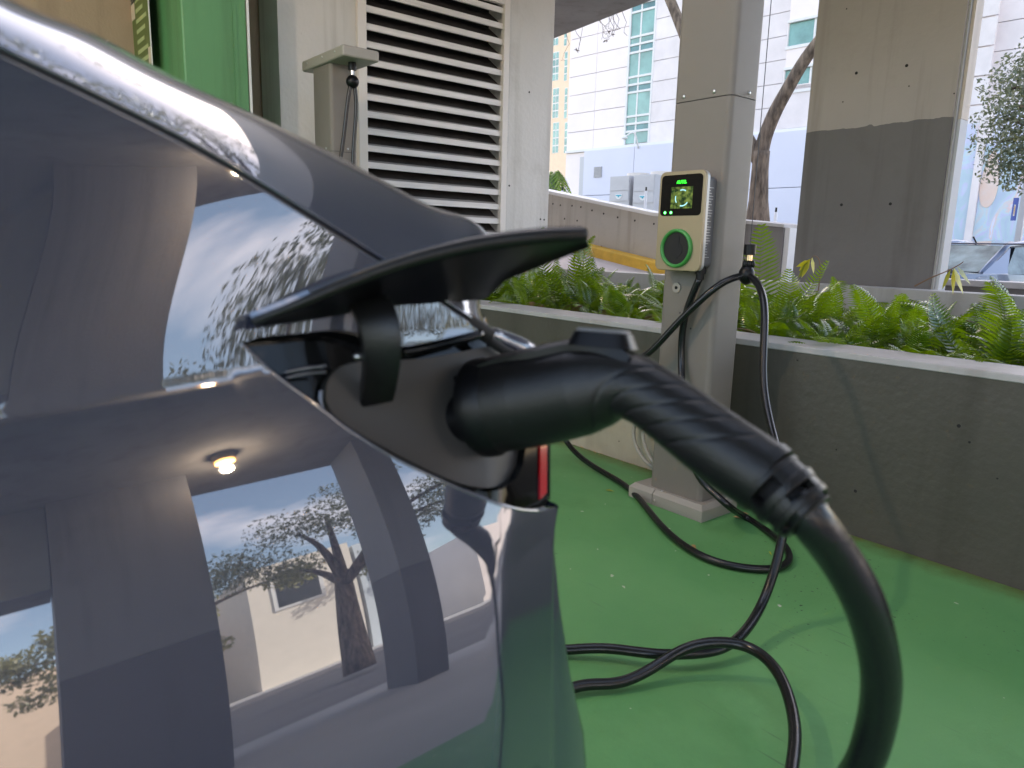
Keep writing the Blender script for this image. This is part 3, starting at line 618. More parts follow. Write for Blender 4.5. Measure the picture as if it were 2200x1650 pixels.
for (ax, ay, n_t) in ((1310, 45, 6), (1245, 65, 3), (1335, 30, 3)):
    for i in range(n_t):
        x, y = ax+random.uniform(-15, 15), ay; pts = [tp(x, y-90)]
        for k in range(4): x += random.uniform(-16, 14); y += random.uniform(6, 20); pts.append(tp(x, y-random.uniform(0, 25)))
        tw_.tube(spline(pts, 9), np.linspace(.006, .003, 9), 4)
        if random.random() < .5: leafcloud(tw_, [pts[-1]], 2, .04, .03, i)
tw_.build('twig', mat('twig', (.10, .07, .055), .8), tr)
cr_ = MB(); leafcloud(cr_, [tp(x, y, YT+dy) for x, y, dy in ((1380, -500, 0), (1250, -420, 1), (1500, -560, -1), (1700, -560, .5), (1900, -450, 0), (2050, -420, 1), (1600, -700, 0), (1150, -560, 0), (1850, -700, 1))], 900, 1.1, .06, 3)
cr_.build('crown', OAK, tr)
# right-hand live oak: crown at frame edge
def tree(name, label, base, h, crown, leaf, n, rad, size, seed, group=None, mt=OAK):
    t = thing(name, label, 'tree', base, group); r_ = random.Random(seed)
    top_ = np.array(base)+np.array([0, 0, h])
    MB().tube(spline([base, np.array(base)+[.1, 0, h*.5], top_], 10), np.linspace(.2, .1, 10), 12).build('trunk', WOODY, t, smooth=True)
    for c in crown[:6]:
        mid = (top_+np.array(c))/2+np.array([r_.uniform(-.3, .3), 0, r_.uniform(-.1, .4)])
        MB().tube(spline([top_-[0, 0, .3], mid, c], 8), np.linspace(.08, .02, 8), 6).build('limb', WOODY, t, smooth=True)
    m_ = MB(); leafcloud(m_, crown, n, rad, size, seed); m_.build('crown', mt, t); return t
YR = 12.
rc = [ony(x, y, YR+dy) for x, y, dy in ((2205, 150, 0), (2165, 190, .2), (2190, 230, -.2), (2155, 250, 0), (2150, 305, .3), (2185, 320, 0), (2215, 280, 0), (2165, 360, 0), (2200, 370, .2), (2235, 180, .4), (2260, 260, 0), (2250, 110, 0), (2290, 330, 0), (2320, 200, .3), (2380, 250, .2), (2450, 150, 0), (2500, 280, .5))]
tree('live_oak', 'leafy live oak whose crown hangs in at the right edge above the sedan', (ony(2420, 500, YR)[0], YR, -.5), 2.6, rc, None, 420, .42, .034, 5)
# palm left of white building
pb_ = ony(1196, 420, 20)
pm = thing('palm_tree', 'green palm tree beside the tan building, above the parapet', 'tree', (pb_[0], 20, -.5))
ct = ony(1190, 372, 20)
MB().cyl((ct[0], 20, -.5), tuple(ct), .14, 10).build('trunk', WOODY, pm, smooth=True)
for i in range(26):
    a = 2*math.pi*i/26+random.uniform(-.1, .1); el = random.uniform(-.2, 1.1); Lf = .85
    d = np.array([math.cos(a)*math.cos(el), math.sin(a)*math.cos(el), math.sin(el)])
    P = [ct+d*Lf*s_+np.array([0, 0, -1.1*s_*s_]) for s_ in np.linspace(0, 1, 9)]; mb = MB()
    side = np.cross(d, [0, 0, 1]); side /= np.linalg.norm(side)
    for k in range(8):
        for sg_ in (-1, 1):
            q_ = P[k]+(P[k+1]-P[k])*.8; tip = P[k]+side*sg_*.32*math.sin(math.pi*(k+1.2)/10)+(P[k+1]-P[k])*2+np.array([0, 0, -.12])
            mb.add([P[k], q_, tip], [(0, 1, 2)])
    mb.build('frond', FERN, pm)

# ================================================================== SEDAN
sd_ = thing('parked_sedan', 'blue silver sedan parked beyond the low wall at the right edge', 'car', (0, 0, 0))
crn = ony(2146, 592, 11.2); hd_ = R(14)     # heading to the right of +Y
fwd = np.array([math.sin(hd_), math.cos(hd_), 0]); rgt = np.array([math.cos(hd_), -math.sin(hd_), 0])
gz_ = crn[2]-.98
O = crn-rgt*.72-fwd*.95; O[2] = gz_
def S(f_, r_, z_): return tuple(O+fwd*f_+rgt*r_+np.array([0, 0, z_]))
sd_.location = tuple(float(v) for v in S(2.3, 0, 0))
SED = mat('sedan paint', (.09, .12, .19), .3, .4, coat=1)
secs = []   # (f, half width low, z belt, half width belt)
prof = [(0, .80, .62, .98), (.12, .88, .30, 1.0), (.9, .91, .22, 1.0), (2.4, .92, .2, .98), (3.6, .92, .22, .93), (4.4, .84, .3, .80), (4.6, .7, .4, .68)]
G = []
for f_, hw, zb_, zt_ in prof:
    G.append([S(f_, -hw*.95, zb_), S(f_, -hw, (zb_+zt_)/2), S(f_, -hw*.93, zt_), S(f_, 0, zt_+.03), S(f_, hw*.93, zt_), S(f_, hw, (zb_+zt_)/2), S(f_, hw*.95, zb_)])
m_ = MB().grid(G); n0 = len(G[0]); m_.f.append(tuple(range(n0))); m_.build('body', SED, sd_, angle=40)
cabin = [(.62, .60, 1.0), (1.3, .56, 1.38), (1.9, .57, 1.45), (2.6, .57, 1.43), (3.5, .62, .96)]
rf = [[S(1.28, s_*.55, 1.385) for s_ in (-1, -.5, 0, .5, 1)], [S(1.9, s_*.56, 1.44+.02*(1-abs(s_))) for s_ in (-1, -.5, 0, .5, 1)], [S(2.6, s_*.55, 1.42+.02*(1-abs(s_))) for s_ in (-1, -.5, 0, .5, 1)]]
MB().grid(rf).build('roof', SED, sd_, smooth=True)
SGL = mat('sedan glass', (.16, .20, .20), .05, var=.5, vscale=3)
MB().add([S(.66, -.62, 1.02), S(.66, .62, 1.02), S(1.27, .54, 1.375), S(1.27, -.54, 1.375)], [(0, 1, 2, 3)]).build('rear_window', SGL, sd_)
MB().add([S(3.5, -.62, .97), S(3.5, .62, .97), S(2.61, .54, 1.40), S(2.61, -.54, 1.40)], [(0, 1, 2, 3)]).build('windscreen', SGL, sd_)
for s_ in (-1, 1):
    MB().add([S(.95, s_*.80, 1.0), S(2.0, s_*.84, 1.0), S(2.0, s_*.60, 1.39), S(1.42, s_*.60, 1.36)], [(0, 1, 2, 3)]).build('side_window', SGL, sd_)
    MB().add([S(2.08, s_*.84, 1.0), S(3.15, s_*.82, .98), S(2.66, s_*.60, 1.38), S(2.08, s_*.60, 1.39)], [(0, 1, 2, 3)]).build('side_window', SGL, sd_)
    MB().tube([S(.62, s_*.70, 1.0), S(1.28, s_*.57, 1.375), S(1.9, s_*.585, 1.43), S(2.62, s_*.57, 1.40), S(3.5, s_*.68, .97)], .045, 8).build('pillar_rail', SED, sd_, smooth=True)
    MB().tube([S(2.04, s_*.85, 1.0), S(2.04, s_*.6, 1.4)], .03, 6).build('door_pillar', BLK, sd_)
    MB().hexa([S(.3, s_*.86, .95), S(.95, s_*.84, 1.0), S(.95, s_*.6, 1.0), S(.3, s_*.6, .95)], [S(.5, s_*.78, 1.0), S(1.0, s_*.80, 1.01), S(1.35, s_*.58, 1.36), S(.75, s_*.6, 1.02)]).build('quarter_pillar', SED, sd_)
    for f_ in (.85, 3.6):
        wv = MB().cyl(S(f_, s_*.72, .33), S(f_, s_*.93, .33), .33, 24).build('wheel', BLK, sd_, angle=40)
MB().box((0, 0, 0), (.001, .001, .001))
MB().hexa([S(.05, -.6, 1.0), S(.2, -.6, 1.01), S(.2, .6, 1.01), S(.05, .6, 1.0)], [S(.0, -.6, 1.05), S(.15, -.6, 1.05), S(.15, .6, 1.05), S(.0, .6, 1.05)]).build('spoiler', BLK, sd_)
MB().tube([S(1.5, 0, 1.42), S(1.42, 0, 1.50)], .012, 6).build('antenna', BLK, sd_)

# ================================================================== MAIN CHARGING POST
def rounded(x0, x1, y0, y1, r, n=6):
    P = []
    for cx_, cy_, a0 in ((x1-r, y0+r, -90), (x1-r, y1-r, 0), (x0+r, y1-r, 90), (x0+r, y0+r, 180)):
        for i in range(n+1): a = R(a0+90*i/n); P.append((cx_+r*math.cos(a), cy_+r*math.sin(a)))
    return P
def post(parent, x0, x1, y0, y1, ztop_, cap=True, seam=1.462):
    P = rounded(x0, x1, y0, y1, .022)
    for z0, z1 in ((.05, seam-.0015), (seam+.0015, ztop_)):
        MB().prism([(x, y, z0) for x, y in P], (0, 0, z1-z0)).build('shaft', POST, parent, angle=30)
    P2 = rounded(x0+.004, x1-.004, y0+.004, y1-.004, .02)
    MB().prism([(x, y, seam-.01) for x, y in P2], (0, 0, .02)).build('seam_core', BLK, parent)
    for xs in (x0+.045, x1-.07): MB().ball((xs, y0-.001, seam+.018), .0065, 8, (1, .5, 1)).build('screw', STEEL, parent, smooth=True)
    MB().ball((x1+.001, (y0+y1)/2+.02, seam+.018), .0065, 8, (.5, 1, 1)).build('screw', STEEL, parent, smooth=True)
    # base: two halves with chamfered top
    bx0, bx1, by0, by1 = x0-.073, x1+.035, y0-.032, y1+.03; xm_ = x0+.045
    for a, b in ((bx0, xm_-.001), (xm_+.001, bx1)):
        q0_ = [(a, by0, 0), (b, by0, 0), (b, by1, 0), (a, by1, 0)]; c_in = .016
        q1_ = [(a, by0, .042), (b, by0, .042), (b, by1, .042), (a, by1, .042)]
        la_ = c_in if a == bx0 else 0; lb = c_in if b == bx1 else 0
        q2_ = [(a+la_, by0+c_in, .059), (b-lb, by0+c_in, .059), (b-lb, by1-c_in, .059), (a+la_, by1-c_in, .059)]
        MB().add(q0_+q1_+q2_, [(0, 3, 2, 1), (0, 1, 5, 4), (1, 2, 6, 5), (2, 3, 7, 6), (3, 0, 4, 7), (4, 5, 9, 8), (5, 6, 10, 9), (6, 7, 11, 10), (7, 4, 8, 11), (8, 9, 10, 11)]).build('base_cover', POSTB, parent, bevel=.0015)
    MB().ball((xm_+.012, by0, .02), .005, 8, (1, .5, 1)).build('screw', STEEL, parent, smooth=True)
    MB().ball((xm_+.03, by0+.020, .060), .005, 8, (1, 1, .5)).build('screw', STEEL, parent, smooth=True)
    if cap:
        zc_ = ztop_
        box('cap', (x0-.07, y0-.05, zc_), (x1+.16, y1+.05, zc_+.06), POSTB, parent, bevel=.012)
px0, px1, py0, py1 = -1.727, -1.488, 2.119, 2.275
cp_ = thing('charging_post', 'tall grey metal charging post with the lit charger on its front', 'post', (px0+.12, py0+.08, 0))
post(cp_, px0, px1, py0, py1, 2.0)
pk = ony(1455, 618, py0); MB().cyl((pk[0], py0, pk[2]), (pk[0], py0-.006, pk[2]), .018, 24).build('lock_ring', POSTB, cp_, angle=30); MB().cyl((pk[0], py0-.006, pk[2]), (pk[0], py0-.0075, pk[2]), .006, 12).build('keyhole', BLK, cp_)
for px, py in ((1461, 672), (1484, 706)): p = ony(px, py, py0); MB().cyl((p[0], py0, p[2]), (p[0], py0-.001, p[2]), .003, 8).build('screw_hole', BLK, cp_)
# charger
cf = py0-.075
ca = thing('wall_charger', 'beige and black EV wallbox with a lit screen and green ring on the post', 'charger', (-1.607, cf, .885))
cx0, cx1, cz0, cz1 = -1.702, -1.510, .888, 1.222
P = rounded(cx0, cx1, cz0, cz1, .022)
BOXM = mat('champagne plastic', (.33, .265, .165), .38, .25)
SIDE = mat('silver rim', (.50, .50, .50), .35, .3)
MB().prism([(x, cf+.014, z_) for x, z_ in rounded(cx0+.001, cx1-.001, cz0+.001, cz1-.001, .022)], (0, .012, 0)).build('rim', SIDE, ca, angle=30)
MB().prism([(x, cf, z_) for x, z_ in rounded(cx0, cx1, cz0, cz1, .022)], (0, .0135, 0)).build('front_cover', BOXM, ca, bevel=.003, seg=3)
MB().prism([(x, cf+.027, z_) for x, z_ in rounded(cx0+.008, cx1+.001-.010, cz0+.014, cz1-.018, .015)], (0, .047, 0)).build('housing', mat('housing grey', (.12, .12, .13), .4), ca, angle=30)
MB().prism([(x, cf-.0012, z_) for x, z_ in rounded(cx0+.010, cx1-.010, 1.074, cz1-.012, .014)], (0, .0011, 0)).build('display_panel', BLKG, ca)
xm_ = (cx0+cx1)/2
text('lettering', 'AUTEL', (xm_, cf-.0016, 1.181), (1, 0, 0), (0, 0, 1), .0145, mat('logo green', (.02, .75, .02), .5, emit=1.0), ca, depth=.0004, align='CENTER', spacing=.95)
def screenmat():
    M = bpy.data.materials.new('screen picture'); M.use_nodes = True; n = M.node_tree; b = n.nodes['Principled BSDF']; l = n.links.new
    t = n.nodes.new('ShaderNodeTexCoord'); a = n.nodes.new('ShaderNodeTexNoise'); a.inputs['Scale'].default_value = 60; a.inputs['Detail'].default_value = 6; l(t.outputs['Object'], a.inputs['Vector'])
    r = n.nodes.new('ShaderNodeValToRGB'); r.color_ramp.elements[0].position = .38; r.color_ramp.elements[0].color = (.004, .025, .006, 1); r.color_ramp.elements[1].position = .72; r.color_ramp.elements[1].color = (.20, .26, .05, 1)
    l(a.outputs['Fac'], r.inputs[0]); l(r.outputs[0], b.inputs['Base Color']); l(r.outputs[0], b.inputs['Emission Color']); b.inputs['Emission Strength'].default_value = .12; b.inputs['Roughness'].default_value = .1; return M
sx_, sw = xm_+.014, .056
box('screen', (sx_-sw, cf-.0018, 1.098), (sx_+sw*.62, cf-.0012, 1.170), screenmat(), ca)
SCB = mat('screen blue', (.25, .5, .55), .3, emit=.35)
for a0, a1 in ((60, 110), (165, 215), (255, 325)):
    G = [[(sx_-.008+r_*math.cos(R(a)), cf-.0021, 1.133+r_*.95*math.sin(R(a))) for a in np.linspace(a0, a1, 9)] for r_ in (.026, .030)]
    MB().grid(G).build('screen_arc', SCB, ca)
for dx_ in (0, .026): MB().cyl((cx0+.032+dx_, cf-.001, 1.085), (cx0+.032+dx_, cf-.002, 1.085), .0045, 16).build('indicator_light', LGREEN, ca)
rc_ = ((xm_-.003), .964)
def ring(c, y, ro, ri, dep, n=48):
    mb = MB(); pr = [(ro, 0), (ro-.001, -dep), ((ro+ri)/2, -dep*1.35), (ri+.001, -dep), (ri, 0)]
    G = [[(c[0]+r_*math.cos(a), y+d, c[1]+r_*math.sin(a)) for a in np.linspace(0, 2*math.pi, n+1)] for r_, d in pr]; return mb.grid(G)
ring(rc_, cf-.0003, .0665, .054, .010).build('holster_ring', mat('ring green', (.045, .24, .045), .35), ca, smooth=True)
MB().cyl((rc_[0], cf-.0002, rc_[1]), (rc_[0], cf-.004, rc_[1]), .0545, 40).build('holster_face', mat('holster black', (.016, .014, .014), .5, spec=.3), ca)
MB().cyl((rc_[0], cf-.004, rc_[1]-.004), (rc_[0], cf-.0052, rc_[1]-.004), .026, 30).build('holster_hole', BLKV, ca)
box('holster_slot', (rc_[0]-.011, cf-.0056, rc_[1]), (rc_[0]+.011, cf-.0041, rc_[1]+.042), BLKV, ca)
box('holster_slot', (rc_[0]-.007, cf-.0056, rc_[1]-.036), (rc_[0]+.007, cf-.0042, rc_[1]-.02), BLKV, ca)
for i in range(26):
    z_ = .935+i*.0092; y0_ = cf+.034; L_ = random.choice([.010, .016, .022, .026, .013]); 
    MB().box((cx1-.009, y0_, z_), (cx1-.0085, y0_+L_, z_+.0022)).build('label_line', SIDE, ca)
gx = -1.538
MB().cyl((gx, cf+.045, cz0+.013), (gx, cf+.045, cz0-.008), .019, 20).build('cable_gland', BLK, ca, angle=30)
MB().cyl((gx, cf+.045, cz0-.008), (gx, cf+.045, cz0-.028), .014, 20).build('cable_gland', BLK, ca, angle=30)
MB().cyl((gx-.06, cf+.045, cz0+.013), (gx-.06, cf+.045, cz0-.003), .012, 16).build('cable_gland', BLK, ca, angle=30)
# hose loops behind the post at the wall
hs_ = thing('grey_hose', 'pale grey flexible hose looping out of the wall behind the post', 'hose', (-1.85, YW, 0))
for k, sxx in enumerate((0, .045)):
    P = [ony(1372+sxx*500*.8, 890, YW-.03-.01*k), ony(1361+20*k, 930, YW-.04), ony(1372+18*k, 970, YW-.05), ony(1398+12*k, 1000, YW-.06), (-1.74, YW-.10, .05)]
    MB().tube(spline(P, 24), .0085, 10).build('hose', mat('hose', (.36, .33, .27), .5), hs_, smooth=True)
# ---- hanging clamp on its wire
wx, wy_ = None, None
Yh = 2.20
c1_ = ony(1612, 525, Yh); wx = c1_[0]
hc = thing('cable_clamp', 'black ball clamp hanging on a thin wire and holding the charging cable', 'clamp', (wx, Yh, 1.0))
MB().cyl((wx, Yh, c1_[2]), (wx, Yh, 1.99), .0014, 6).build('wire', mat('black wire', (.02, .02, .025), .4), hc)
zq = ony(1612, 548, Yh)[2]; MB().cyl((wx, Yh, c1_[2]), (wx, Yh, zq), .020, 24).build('stopper', BLK, hc, bevel=.002)
zr_ = ony(1612, 560, Yh)[2]; MB().cyl((wx, Yh, zq), (wx, Yh, zr_), .011, 20).build('collar', CHROME, hc, angle=30)
ballc = ony(1604, 590, Yh)
for d_ in (-.012, 0, .012): MB().ball((wx+d_*.6, Yh+d_, zr_-.012), .011, 8, (.8, .8, 1.3)).build('knuckle', BLK, hc, smooth=True)
MB().ball(ballc, .034, 14, (.8, .8, 1)).build('ball', BLK, hc, smooth=True)
# ================================================================== SECOND POST
sp_ = thing('second_post', 'second grey charging post with a flat cap, standing before the louver', 'post', (-4.05, 1.97, 0))
x1_ = -3.964; y0_ = 1.89
cy0 = yx(752, 250, x1_)
post(sp_, -4.20, x1_, y0_, y0_+.16, 1.93, cap=False)
box('cap', (-4.30, y0_-.02, 1.93), (x1_+.20, y0_+.20, 1.99), POSTB, sp_, bevel=.012)
for xs in (-4.22, -4.02, -3.86): MB().ball((xs, y0_-.021, 1.965), .007, 8, (1, .5, 1)).build('cap_screw', STEEL, sp_, smooth=True)
hx, hy = x1_+.09, y0_+.09
q = thing('second_cable', 'black charging cable hanging doubled from the second post', 'cable', (hx, hy, 0))
MB().cyl((hx, hy, 1.93), (hx, hy, 1.89), .022, 16).build('stopper', BLK, q, angle=30); MB().cyl((hx, hy, 1.89), (hx, hy, 1.865), .011, 12).build('collar', STEEL, q)
MB().ball((hx, hy, 1.83), .036, 12).build('ball', BLK, q, smooth=True)
MB().tube(spline([(hx, hy-.01, 1.83), (hx-.01, hy-.03, 1.7), (hx-.03, hy-.07, 1.4), (hx+.02, hy-.16, 1.0), (hx, hy, .35), (hx-.1, hy+.1, .1), (hx-.2, hy+.2, .02)], 30), .011, 10).build('strand', RUB, q, smooth=True)
MB().tube(spline([(hx, hy+.01, 1.83), (hx, hy+.02, 1.7), (hx-.01, hy-.0, 1.4), (hx, hy+.02, 1.0), (hx+.05, hy+.03, .5), (hx+.1, hy-.1, .02)], 30), .011, 10).build('strand', RUB, q, smooth=True)

# ================================================================== CHARGING CABLE AND PLUG
cc = thing('charging_cable', 'thick black charging cable looping over the green floor to the plug in the car', 'cable', (-.9, 1.4, 0))
CR = .0122
def fl(x, y, z=CR+.001): return onz(x, y, z)
g0 = (gx, cf+.045, cz0-.02)
seg = [g0, ony(1470, 690, cf+.05), ony(1464, 790, cf+.05), ony(1472, 900, 2.035), ony(1497, 1015, 2.045), ony(1530, 1056, 2.05), ony(1564, 1086, 2.055), fl(1600, 1110), fl(1660, 1150), fl(1690, 1180), fl(1694, 1205), fl(1670, 1220), fl(1620, 1222), fl(1540, 1207), fl(1460, 1165), fl(1400, 1105), fl(1345, 1045), fl(1280, 1005, .02), fl(1230, 965, .05), fl(1209, 935, .10),
       ony(1225, 880, 2.0), ony(1290, 820, 2.02), ony(1385, 765, 2.03), ony(1445, 705, 2.05), ony(1520, 632, 2.085), ony(1562, 603, 2.13), ballc]
MB().tube(spline(seg, 220), CR, 14).build('cable', RUB, cc, smooth=True)
cab2 = [ballc, ony(1624, 605, 2.17), ony(1641, 650, 2.10), ony(1641, 740, 2.02), ony(1641, 830, 1.95), ony(1655, 910, 1.88), ony(1672, 975, 1.80), fl(1686, 1060, .34), fl(1684, 1130, .26), fl(1668, 1210, .17), fl(1640, 1290, .09), fl(1595, 1362, .05), fl(1545, 1395, .035), fl(1480, 1405, .035), fl(1400, 1404, .035), fl(1300, 1393, .03), fl(1215, 1396, .02)]
lp = [fl(1130, 1402), fl(1075, 1430), fl(1100, 1475), fl(1180, 1490)]
cab3 = [fl(1255, 1472, .02), fl(1330, 1466, .02), fl(1410, 1430, .04), fl(1470, 1395, .07), fl(1540, 1380, .09), fl(1605, 1390, .09), fl(1660, 1430, .09), fl(1695, 1500, .08), fl(1708, 1580, .07), fl(1700, 1660, .06), fl(1690, 1740, .05)]
tail = [(-.13, .62, .04), (-.02, .5, .03), (.06, .40, .04), (.04, .33, .12), (-.04, .335, .30)]
plugc = [att(1800, 1800, .52), att(1845, 1660, .475), att(1882, 1560, .45), att(1893, 1460, .43), att(1880, 1370, .415), att(1845, 1270, .40), att(1790, 1180, .39), att(1742, 1118, .382), att(1700, 1070, .384)]
MB().tube(spline(cab2+lp+cab3, 300), CR, 14).build('cable', RUB, cc, smooth=True)
pc3 = spline([cab3[-2], cab3[-1]]+[np.array(p) for p in tail]+plugc, 220)
MB().tube(pc3, [CR if i < 150 else CR*.95 for i in range(220)], 18).build('cable', RUB, cc, smooth=True)
# plug loft
def loft(cent, rad, n_s, n_t, rf=None, sy=1.0):
    C_ = [np.array(p) for p in cent]; d = np.r_[0, np.cumsum([np.linalg.norm(C_[i+1]-C_[i]) for i in range(len(C_)-1)])]
    fc = ncs(d, C_); S_ = np.linspace(0, d[-1], n_s); G = []
    for i, s_ in enumerate(S_):
        p = fc(s_); t = fc(min(s_+1e-3, d[-1]))-fc(max(s_-1e-3, 0)); t /= np.linalg.norm(t)
        view = p-C0; view /= np.linalg.norm(view); u = np.cross(t, view); u /= np.linalg.norm(u); v = np.cross(t, u)
        r_ = np.interp(s_, d, rad); row = []
        for k in range(n_t):
            a = 2*math.pi*k/n_t; rr = r_*(rf(s_/d[-1], a) if rf else 1); row.append(p+u*rr*math.cos(a)+v*rr*sy*math.sin(a))
        G.append(row+[row[0]])
    mb = MB().grid(G); k = len(G[0]); mb.v.append(tuple(C_[0])); mb.v.append(tuple(C_[-1])); n = len(mb.v)
    mb.f += [(n-2, i+1, i) for i in range(k-1)] + [(n-1, (n_s-1)*k+i, (n_s-1)*k+i+1) for i in range(k-1)]
    return mb, G
pg_ = thing('charging_plug', 'black pistol-grip charging plug pushed into the open port of the car', 'plug', att(1150, 860, .47))
def px_r(r_, t): return r_*t/FPX
# nose
mb, _ = loft([att(948, 902, .515), att(958, 901, .512), att(995, 897, .505), att(1035, 890, .495), att(1075, 880, .487)], [px_r(48, .515), px_r(56, .512), px_r(59, .505), px_r(61, .495), px_r(64, .487)], 12, 40); mb.build('nose', BLK, pg_, smooth=True, angle=50)
def grip(s_, a):
    # a = 0 is image up; the visible side is a in (pi/2..) ; slanted shallow grooves
    g = 0
    for k in range(5):
        u0 = .50+.085*k; c = (s_-u0)-.11*(math.cos(a)); w = math.exp(-(c/.0055)**2)
        vis = 1/(1+math.exp(-(abs(math.sin(a))-.35)*14))
        if math.cos(a) > -.95: g += w*vis*(1 if .40 < s_ < .93 else 0)
    return 1-.04*min(g, 1)
body = [(1036, 878, .494, 98), (1075, 870, .487, 101), (1130, 860, .478, 103), (1190, 850, .468, 101), (1250, 838, .458, 98), (1300, 828, .45, 88), (1345, 828, .442, 72), (1395, 851, .434, 70), (1455, 893, .425, 73), (1520, 942, .414, 77), (1580, 984, .405, 79), (1640, 1024, .397, 80)]
mb, GG = loft([att(x, y, t) for x, y, t, r_ in body], [px_r(r_, t) for x, y, t, r_ in body], 260, 96, grip, .92)
mb.build('handle', BLK2, pg_, smooth=True)
# shroud collar at the head and a ledge at the tail
mb, _ = loft([att(1024, 879, .497), att(1026, 878.6, .4967), att(1040, 876, .494), att(1062, 872, .489), att(1064, 871.6, .4888)], [px_r(92, .497), px_r(104, .4967), px_r(107, .494), px_r(108, .489), px_r(101, .4888)], 6, 48, None, .92); mb.build('collar', BLK, pg_, angle=40)
mb, _ = loft([att(1636, 1021, .398), att(1655, 1034, .395)], [px_r(83, .398), px_r(80, .395)], 4, 48, None, .92); mb.build('collar', BLK2, pg_, angle=40)
# lever along the top
lev = [(1000, 804, .497), (1030, 795, .49), (1080, 781, .482), (1150, 767, .47), (1215, 753, .462), (1262, 745, .455), (1320, 752, .446), (1362, 778, .44)]
Lp = [att(x, y, t) for x, y, t in lev]; LF = spline(Lp, 40); mbv = MB(); G = []
for i, p in enumerate(LF):
    t = LF[min(i+1, 39)]-LF[max(i-1, 0)]; t /= np.linalg.norm(t); view = p-C0; view /= np.linalg.norm(view); s_ = view-t*(view@t); s_ /= np.linalg.norm(s_); u = np.cross(t, s_)
    if u[2] < 0: u = -u
    hh = np.interp(i, [0, 3, 6, 20, 32, 39], [.001, .002, .006, .007, .006, .002]); ww = .013
    G.append([p-s_*ww-u*.010, p-s_*ww+u*hh*.6, p-s_*ww*.7+u*hh, p+s_*ww*.7+u*hh, p+s_*ww+u*hh*.6, p+s_*ww-u*.010])
mbv.grid(G).build('latch_lever', BLK, pg_, angle=50)
bt = [att(1258, 711, .453), att(1297, 711, .4475), att(1338, 717, .442)]
tdir = bt[2]-bt[0]; tdir /= np.linalg.norm(tdir); vdir = bt[1]-C0; vdir -= tdir*(vdir@tdir); vdir /= np.linalg.norm(vdir); udir = np.cross(tdir, vdir); udir = udir if udir[2] > 0 else -udir
mb = MB(); cB = bt[1]
def slab(mb, c, L0, L1, W0, W1, h):
    P = lambda Lh, Wh, u_: [c+tdir*Lh*math.cos(a)*(1 if abs(math.cos(a)) < 2 else 1)*1.0+vdir*Wh*math.sin(a)+udir*u_ for a in np.linspace(0, 2*math.pi, 25)[:-1]]
    sq = lambda Lh, Wh, u_: [c+tdir*Lh*np.sign(math.cos(a))*abs(math.cos(a))**.45+vdir*Wh*np.sign(math.sin(a))*abs(math.sin(a))**.45+udir*u_ for a in np.linspace(0, 2*math.pi, 33)[:-1]]
    A_ = sq(L0, W0, -h); B_ = sq(L1, W1, 0); n = 32
    mb.add(A_+B_, [(i, (i+1) % n, (i+1) % n+n, i+n) for i in range(n)]+[tuple(range(n, 2*n))]); return mb
slab(MB(), cB-udir*.001, .0215, .0175, .013, .010, .009).build('button_body', BLK, pg_, angle=40)
slab(MB(), cB+udir*.0012, .0165, .0155, .0095, .009, .002).build('thumb_button', BTN, pg_, angle=40)
# side badge ring
rp_ = att(1095, 868, .455); nrm = C0-rp_; nrm /= np.linalg.norm(nrm)
cbr = att(1108, 870, .478)+nrm*.0262; e1 = np.cross(nrm, [0, 0, 1]); e1 /= np.linalg.norm(e1); e2 = np.cross(e1, nrm)
for rr0 in (.0095, .0068): MB().tube([cbr+e1*rr0*.8*math.cos(a)+e2*rr0*1.25*math.sin(a)-nrm*(.0009*(rr0/.0095)*abs(math.sin(a))*3) for a in np.linspace(R(60), R(300), 24)], .0007, 6).build('moulded_ring', BLK2, pg_, smooth=True)
# strain relief: staggered ribs
a0_, a1_ = att(1650, 1030, .396), att(1738, 1113, .382); ax = a1_-a0_; Ls = np.linalg.norm(ax); ax /= Ls
view = a0_-C0; view /= np.linalg.norm(view); uu = np.cross(ax, view); uu /= np.linalg.norm(uu); vv = np.cross(ax, uu)
MB().tube([a0_, a1_], [px_r(46, .396), px_r(40, .383)], 24).build('relief_core', BLKV, pg_, smooth=True)
def ribring(s0, s1, r0_, r1_, ang=None, n=40, th=.006):
    mb = MB(); A = np.linspace(*(ang or (0, 2*math.pi)), n+1)
    cs = [a0_+ax*(s0*Ls), a0_+ax*(s1*Ls)]; G = []
    for c, r_, in ((cs[0], r0_-th), (cs[0], r0_), (cs[1], r1_), (cs[1], r1_-th), (cs[0], r0_-th)):
        G.append([c+(uu*math.cos(a)+vv*math.sin(a))*r_ for a in A])
    mb.grid(G)
    if ang:
        for j in (0, n): mb.add([G[0][j], G[1][j], G[2][j], G[3][j]], [(0, 1, 2, 3)])
    return mb
r0_ = px_r(76, .39)
for s0, s1, ra, rb in ((.02, .12, 1.03, 1.03), (.36, .54, 1.05, 1.01), (.72, .86, .98, .94), (.95, 1.0, .84, .80)):
    ribring(s0, s1, r0_*ra, r0_*rb).build('relief_rib', BLK2, pg_, angle=40, bevel=.0008)
for s0, s1, ra, rb, ph in ((.12, .36, 1.0, 1.0, .3), (.54, .72, .97, .95, 1.6), (.86, .95, .91, .88, .6)):
    for k in range(3):
        a = ph+k*2*math.pi/3; ribring(s0, s1, r0_*ra, r0_*rb, (a, a+1.1), 8, .004).build('relief_bridge', BLK2, pg_, angle=40)
MB().tube([a0_+ax*Ls*.97, a0_+ax*Ls*1.12, a0_+ax*Ls*1.2], [px_r(52, .383), px_r(44, .382), px_r(40, .38)], 24).build('relief_cone', BLK2, pg_, smooth=True)

